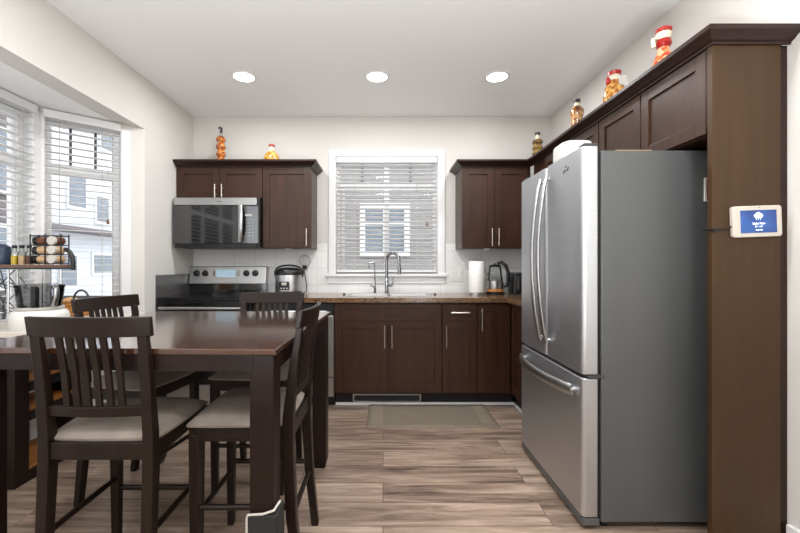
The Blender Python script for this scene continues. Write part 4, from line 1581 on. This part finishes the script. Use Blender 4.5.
# two-tier wire rack over the cart
RZ = 1.166
RY0, RY1 = 2.20, 2.285
rx0, rx1 = -2.20, -1.782
r = thing('counter_rack', 'raised metal rack with a brown board and black curved end tubes', 'rack', (-2.05, 2.28, KZ))
part(r, 'board', 'oak', lambda b: b.box(rx0, rx1, RY0, RY1, RZ, RZ + 0.014), bevel=0.002)
y = RY0 + 0.012
part(r, 'end_tube', 'black', lambda b: b.tube([(rx1 + 0.002, y, RZ + 0.100), (rx1 + 0.010, y, RZ + 0.098), (rx1 + 0.028, y, RZ + 0.085), (rx1 + 0.042, y, RZ + 0.06), (rx1 + 0.047, y, RZ + 0.02), (rx1 + 0.047, y, RZ - 0.016)], 0.012, 12), smooth=True)
part(r, 'cross_bar', 'black', lambda b: b.box(rx0, rx1 + 0.048, RY0 + 0.0, RY0 + 0.012, RZ - 0.012, RZ - 0.0005))
for y in (RY0 + 0.015, RY1 - 0.015):
    for x in (rx0 + 0.10, rx1 - 0.13):
        part(r, 'leg', 'steel', lambda b: b.cyl((x, y, KZ), (x, y, RZ - 0.0005), 0.005, seg=10))
wb = MB()
for k in range(2):
    z0 = KZ + 0.03 + 0.14 * k
    for (ya, yb_) in ((RY0, RY1), (RY1, RY0)):
        wb.tube([(rx0 + 0.02, ya, z0), (rx0 + 0.07, yb_, z0 + 0.13)], 0.003, 6)
    for xx in (0, 0.06, 0.12):
        wb.tube([(rx0 + xx, RY0, z0 + 0.06), (rx0 + xx + 0.03, RY1, z0 + 0.02), (rx0 + xx + 0.06, RY0, z0 + 0.09)], 0.003, 6)
wb.build('wire_brace', 'dark_grey', r)

# food processor
px_, py_ = -1.788, 2.06
r = thing('food_processor', 'white food processor with a clear bowl on the cart', 'food processor', (px_, py_, KZ))
fb = MB()
fb.lathe([(0.118, 0), (0.122, 0.008), (0.124, 0.062), (0.116, 0.085), (0.098, 0.098), (0.0001, 0.10)], (px_, py_, KZ), 32)
fb.build('base', 'white', r, smooth=True)
part(r, 'base_ring', 'pale_edge', lambda b: b.lathe([(0.07, 0.1005), (0.102, 0.1005), (0.102, 0.112), (0.07, 0.112)], (px_, py_, KZ), 32), smooth=True)
part(r, 'bowl', 'smoke', lambda b: b.lathe([(0.088, 0.1125), (0.092, 0.118), (0.100, 0.205), (0.100, 0.212)], (px_, py_, KZ), 30), smooth=True)
part(r, 'lid', 'smoke', lambda b: b.lathe([(0.104, 0.2125), (0.104, 0.226), (0.06, 0.232), (0.0001, 0.233)], (px_, py_, KZ), 30), smooth=True)
part(r, 'shaft', 'dark_grey', lambda b: b.cyl((px_ - 0.01, py_ - 0.02, KZ + 0.1125), (px_ - 0.01, py_ - 0.02, KZ + 0.212), 0.018, seg=16))
hb = MB()
hb.tube([(px_ + 0.045, py_ - 0.082, KZ + 0.118), (px_ + 0.05, py_ - 0.09, KZ + 0.17), (px_ + 0.05, py_ - 0.092, KZ + 0.222)], 0.014, 12)
hb.build('latch_bar', 'black', r, smooth=True)
hb = MB()
hb.tube([(px_ + 0.098, py_ - 0.03, KZ + 0.215), (px_ + 0.122, py_ - 0.045, KZ + 0.205), (px_ + 0.122, py_ - 0.045, KZ + 0.165), (px_ + 0.108, py_ - 0.04, KZ + 0.13), (px_ + 0.088, py_ - 0.03, KZ + 0.122)], 0.013, 12)
hb.build('handle', 'steel', r, smooth=True)

# basket with loaf
bx, by = -2.015, 2.59
r = thing('wicker_basket', 'oval woven wicker basket with an arched handle on the cart', 'basket', (bx, by, KZ))
bk = MB()
prof_b = [(0.080, 0), (0.088, 0.012), (0.100, 0.088), (0.102, 0.095), (0.094, 0.095), (0.080, 0.016), (0.0001, 0.014)]
rings = []
for rr, z in prof_b:
    wob = 0.0
    rings.append([(bx + 1.12 * rr * math.cos(2 * PI * k / 32), by + 0.85 * rr * math.sin(2 * PI * k / 32), KZ + z) for k in range(32)])
bk.rings(rings)
bk.build('body', 'wicker', r, smooth=True)
for z in (0.02, 0.038, 0.056, 0.074):
    part(r, 'weave', 'wicker', lambda b: b.tube([(bx + 1.12 * (0.091 + z * 0.14) * math.cos(2 * PI * k / 32), by + 0.85 * (0.091 + z * 0.14) * math.sin(2 * PI * k / 32), KZ + z) for k in range(32)], 0.005, 6, closed=True), smooth=True)
part(r, 'rim', 'wicker', lambda b: b.tube([(bx + 1.12 * 0.1 * math.cos(2 * PI * k / 32), by + 0.85 * 0.1 * math.sin(2 * PI * k / 32), KZ + 0.096) for k in range(32)], 0.007, 8, closed=True), smooth=True)
part(r, 'handle', 'dark_grey', lambda b: b.tube([(bx + 0.075 + 0.05 * math.cos(PI * k / 10), by - 0.05, KZ + 0.098 + 0.07 * math.sin(PI * k / 10)) for k in range(11)], 0.0065, 8), smooth=True)
o = MB().ball((bx - 0.03, by, KZ + 0.078), 0.05, 18, 1.2, 0.9, 0.85).build('bread_loaf', 'bread', smooth=True)
tag(o, 'rounded crusty bread loaf lying in the wicker basket', 'bread')

# on the rack board: bottles, spice rack
BZ0 = RZ + 0.0145


def bottle(x, y, content, label, r_=0.0185, h=0.078, cap='black'):
    r = thing('glass_bottle', label, 'bottle', (x, y, BZ0), 0, 'glass bottles on the rack board')
    part(r, 'contents', content, lambda b: b.lathe([(r_ * 0.86, 0.002), (r_ * 0.86, h * 0.66), (0.0001, h * 0.66)], (x, y, BZ0), 18), smooth=True)
    part(r, 'glass', 'jar', lambda b: b.lathe([(r_, 0), (r_, h * 0.78), (r_ * 0.55, h), (r_ * 0.5, h + 0.014)], (x, y, BZ0), 20), smooth=True)
    part(r, 'cap', cap, lambda b: b.lathe([(r_ * 0.62, h + 0.0145), (r_ * 0.62, h + 0.032), (0.0001, h + 0.033)], (x, y, BZ0), 16), smooth=True)


bottle(-2.085, 2.235, 'oil', 'glass bottle of yellow oil with a black cap beside the dark blue canister')
bottle(-2.043, 2.235, 'sand', 'glass bottle with pale beige contents, between the oil and the dark bottle')
bottle(-2.001, 2.235, 'brown_spice', 'glass bottle with dark contents next to the spice rack')
# dark blue canister at the picture edge
o = MB().lathe([(0.036, 0), (0.04, 0.01), (0.041, 0.07), (0.04, 0.10), (0.02, 0.115), (0.0001, 0.118)], (-2.163, 2.242, BZ0), 24).build('canister', 'blue_dark', smooth=True)
tag(o, 'dark blue rounded canister on the rack at the edge of the picture', 'canister')

sx0, sx1, sy = -1.978, -1.806, 2.243
r = thing('spice_rack', 'black wire spice rack holding three tiers of jars', 'rack', ((sx0 + sx1) / 2, sy, BZ0))
wr = MB()
for x in (sx0, (sx0 + sx1) / 2 - 0.004, sx1):
    for y in (sy - 0.028, sy + 0.028):
        wr.cyl((x, y, BZ0), (x, y, BZ0 + 0.172), 0.0035, seg=8)
for k in range(4):
    z = BZ0 + 0.006 + 0.052 * k
    for y in (sy - 0.028, sy + 0.028):
        wr.tube([(sx0, y, z), (sx1, y, z)], 0.003, 6)
    wr.tube([(sx0, sy - 0.028, z), (sx0, sy + 0.028, z)], 0.003, 6)
    wr.tube([(sx1, sy - 0.028, z), (sx1, sy + 0.028, z)], 0.003, 6)
wr.build('frame', 'black', r, smooth=True)
TN = ('bottom', 'middle', 'top')
CN = (('sand', 'beige'), ('sand', 'tan'), ('brown_spice', 'dark brown'))
for k in range(3):
    z = BZ0 + 0.0305 + 0.052 * k
    cont, word = CN[k]
    q = thing('spice_jar', 'spice jar of %s powder lying sideways on the %s tier of the rack' % (word, TN[k]), 'jar', (sx0 + 0.045, sy, z), 0, 'jars in the spice rack')
    part(q, 'contents', cont, lambda b: b.lathe([(0.0205, 0.0), (0.0205, 0.070)], (sx0 + 0.028, sy, z), 18, axis='x'), smooth=True)
    part(q, 'lid', 'black', lambda b: b.lathe([(0.0225, -0.024), (0.0225, -0.0005)], (sx0 + 0.028, sy, z), 18, axis='x'), smooth=True)
    q = thing('spice_jar', 'spice jar lying end-on on the %s tier of the rack' % TN[k], 'jar', (sx1 - 0.035, sy, z), 0, 'jars in the spice rack')
    part(q, 'contents', 'sand' if k < 2 else 'brown_spice', lambda b: b.lathe([(0.021, -0.036), (0.021, 0.026)], (sx1 - 0.037, sy, z), 20, axis='y'), smooth=True)
    part(q, 'lid', 'pale_edge', lambda b: b.lathe([(0.0235, -0.052), (0.0235, -0.0365), (0.0235, -0.036), (0.015, -0.036)], (sx1 - 0.037, sy, z), 20, axis='y'), smooth=True)

# ------------------------------------------------------------------ outdoors
M['siding'] = siding_mat('lilac_grey_siding', rgb(146, 143, 141), rgb(108, 105, 103), 0.115)
M['white_siding'] = siding_mat('white_siding', rgb(214, 219, 228), rgb(190, 196, 206), 0.16)
M['grey_siding'] = siding_mat('grey_siding', rgb(120, 114, 116), rgb(92, 88, 92), 0.16)
M['ext_glass'] = mat('house_window_pane', rgb(120, 130, 140), 0.08, var=0.15, scale=(2, 2, 2))
M['roof'] = mat('roof_shingle', rgb(96, 96, 104), 0.8, var=0.15)
M['ground'] = mat('outdoor_concrete', rgb(196, 194, 190), 0.9, var=0.08)
M['brick'] = mat('red_brick', rgb(150, 84, 76), 0.8, var=0.2, scale=(20, 20, 40))
b = MB()
b.box(-25, 15, YB + 0.5, 40, -0.5, -0.3)
b.box(-25, XBAY - 0.6, -12, YB + 0.5, -0.5, -0.3)
o = b.build('ground', 'ground')
struct(o, 'pale paved ground outside', 'ground')

NY = 7.5
r = thing('neighbor_house', 'pale grey sided house seen through the window over the sink', 'house', (0.5, NY + 1, -0.3))
part(r, 'wall', 'siding', lambda b: b.box(-5.0, 6.0, NY, NY + 2.0, -0.3, 5.5))
s = NY / 395.0
wx0, wx1, wz0, wz1 = (360 - 383) * s, (409.5 - 383) * s, H + (266 - 256) * s, H + (266 - 203) * s
wf = MB()
t_ = 0.10
mzz = H + (266 - 222.5) * s
mxx = (385 - 383) * s
for a in ((wx0, wx0 + t_, wz0, wz1), (wx1 - t_, wx1, wz0, wz1), (wx0 + t_, wx1 - t_, wz0, wz0 + t_), (wx0 + t_, wx1 - t_, wz1 - t_, wz1), (mxx - 0.04, mxx + 0.04, wz0 + t_, wz1 - t_),
          (wx0 + t_, mxx - 0.04, mzz - 0.03, mzz + 0.03), (mxx + 0.04, wx1 - t_, mzz - 0.03, mzz + 0.03)):
    wf.box(a[0], a[1], NY - 0.05, NY - 0.001, a[2], a[3])
wo = wf.build('window', 'trim', r)
part(wo, 'pane', 'ext_glass', lambda b: b.box(wx0 + t_, wx1 - t_, NY - 0.02, NY - 0.0015, wz0 + t_, wz1 - t_))

HX = -10.0


def hy(px):       # y on the plane x = HX seen at photo column px
    return HX * 395.0 / (px - 383.0)


def hz(px, py):
    return H + (266.0 - py) * hy(px) / 395.0


r = thing('neighbor_house', 'white sided two-storey house across the yard seen through the bay window', 'house', (HX - 2, 13, -0.3))
part(r, 'wall', 'white_siding', lambda b: b.box(HX - 4, HX, 11.15, 24, -0.3, 6.4))
part(r, 'roof', 'roof', lambda b: b.hexa([(HX - 4.3, 10.9, 6.4), (HX + 0.35, 10.9, 6.4), (HX + 0.35, 24, 6.4), (HX - 4.3, 24, 6.4), (HX - 2.6, 10.9, 7.6), (HX - 2.0, 10.9, 7.6), (HX - 2.0, 24, 7.6), (HX - 2.6, 24, 7.6)]))
part(r, 'eave_band', 'grey_siding', lambda b: b.box(HX, HX + 0.6, 11.0, 24, 2.25, 2.4))
for (p0, p1, q0, q1) in ((68, 84, 175, 206), (96, 107, 197, 221), (100, 115, 125, 150), (60, 75, 255, 285), (93, 112, 255, 272)):
    y0_, y1_ = hy(p0), hy(p1)
    zc = (hz((p0 + p1) / 2, q0), hz((p0 + p1) / 2, q1))
    w_ = part(r, 'window', 'trim', lambda b: b.box(HX, HX + 0.05, y0_ - 0.1, y1_ + 0.1, zc[1] - 0.1, zc[0] + 0.1))
    part(w_, 'pane', 'ext_glass', lambda b: b.box(HX + 0.051, HX + 0.07, y0_, y1_, zc[1], zc[0]))
r = thing('neighbor_house', 'dark grey house with white window trim at the far left of the bay window', 'house', (HX - 1, 7, -0.3))
part(r, 'wall', 'grey_siding', lambda b: b.box(HX - 3, HX + 0.8, -2, 10.2, -0.3, 5.2))
part(r, 'brick_band', 'brick', lambda b: b.box(HX + 0.801, HX + 0.86, -2, 10.15, 0.9, 1.9))
part(r, 'roof', 'roof', lambda b: b.hexa([(HX - 3, -2.2, 5.2), (HX + 1.1, -2.2, 5.2), (HX + 1.1, 10.4, 5.2), (HX - 3, 10.4, 5.2), (HX - 2, -2.2, 6.6), (HX - 1.6, -2.2, 6.6), (HX - 1.6, 10.4, 6.6), (HX - 2, 10.4, 6.6)]))
for y_ in (2.0, 5.2, 8.6):
    for z_ in (0.7, 3.0):
        w_ = part(r, 'window', 'trim', lambda b: b.box(HX + 0.8605, HX + 0.92, y_ - 0.1, y_ + 1.2, z_ - 0.1, z_ + 1.5))
        part(w_, 'pane', 'ext_glass', lambda b: b.box(HX + 0.9205, HX + 0.94, y_, y_ + 1.1, z_, z_ + 1.4))

r = thing('deck_railing', 'dark metal picket railing outside the angled bay window', 'railing', (-4.5, 5.0, -0.3))
part(r, 'top_rail', 'dark_grey', lambda b: b.box(-6.2, -3.1, 4.97, 5.03, 0.75, 0.80))
part(r, 'bottom_rail', 'dark_grey', lambda b: b.box(-6.2, -3.1, 4.98, 5.02, -0.2, -0.16))
pk = MB()
for k in range(30):
    x = -6.18 + 0.105 * k
    pk.box(x, x + 0.02, 4.99, 5.01, -0.16, 0.75)
pk.build('pickets', 'dark_grey', r)
for x in (-6.2, -4.65, -3.13):
    part(r, 'post', 'dark_grey', lambda b: b.box(x - 0.03, x + 0.03, 4.965, 5.035, -0.3, 0.86))
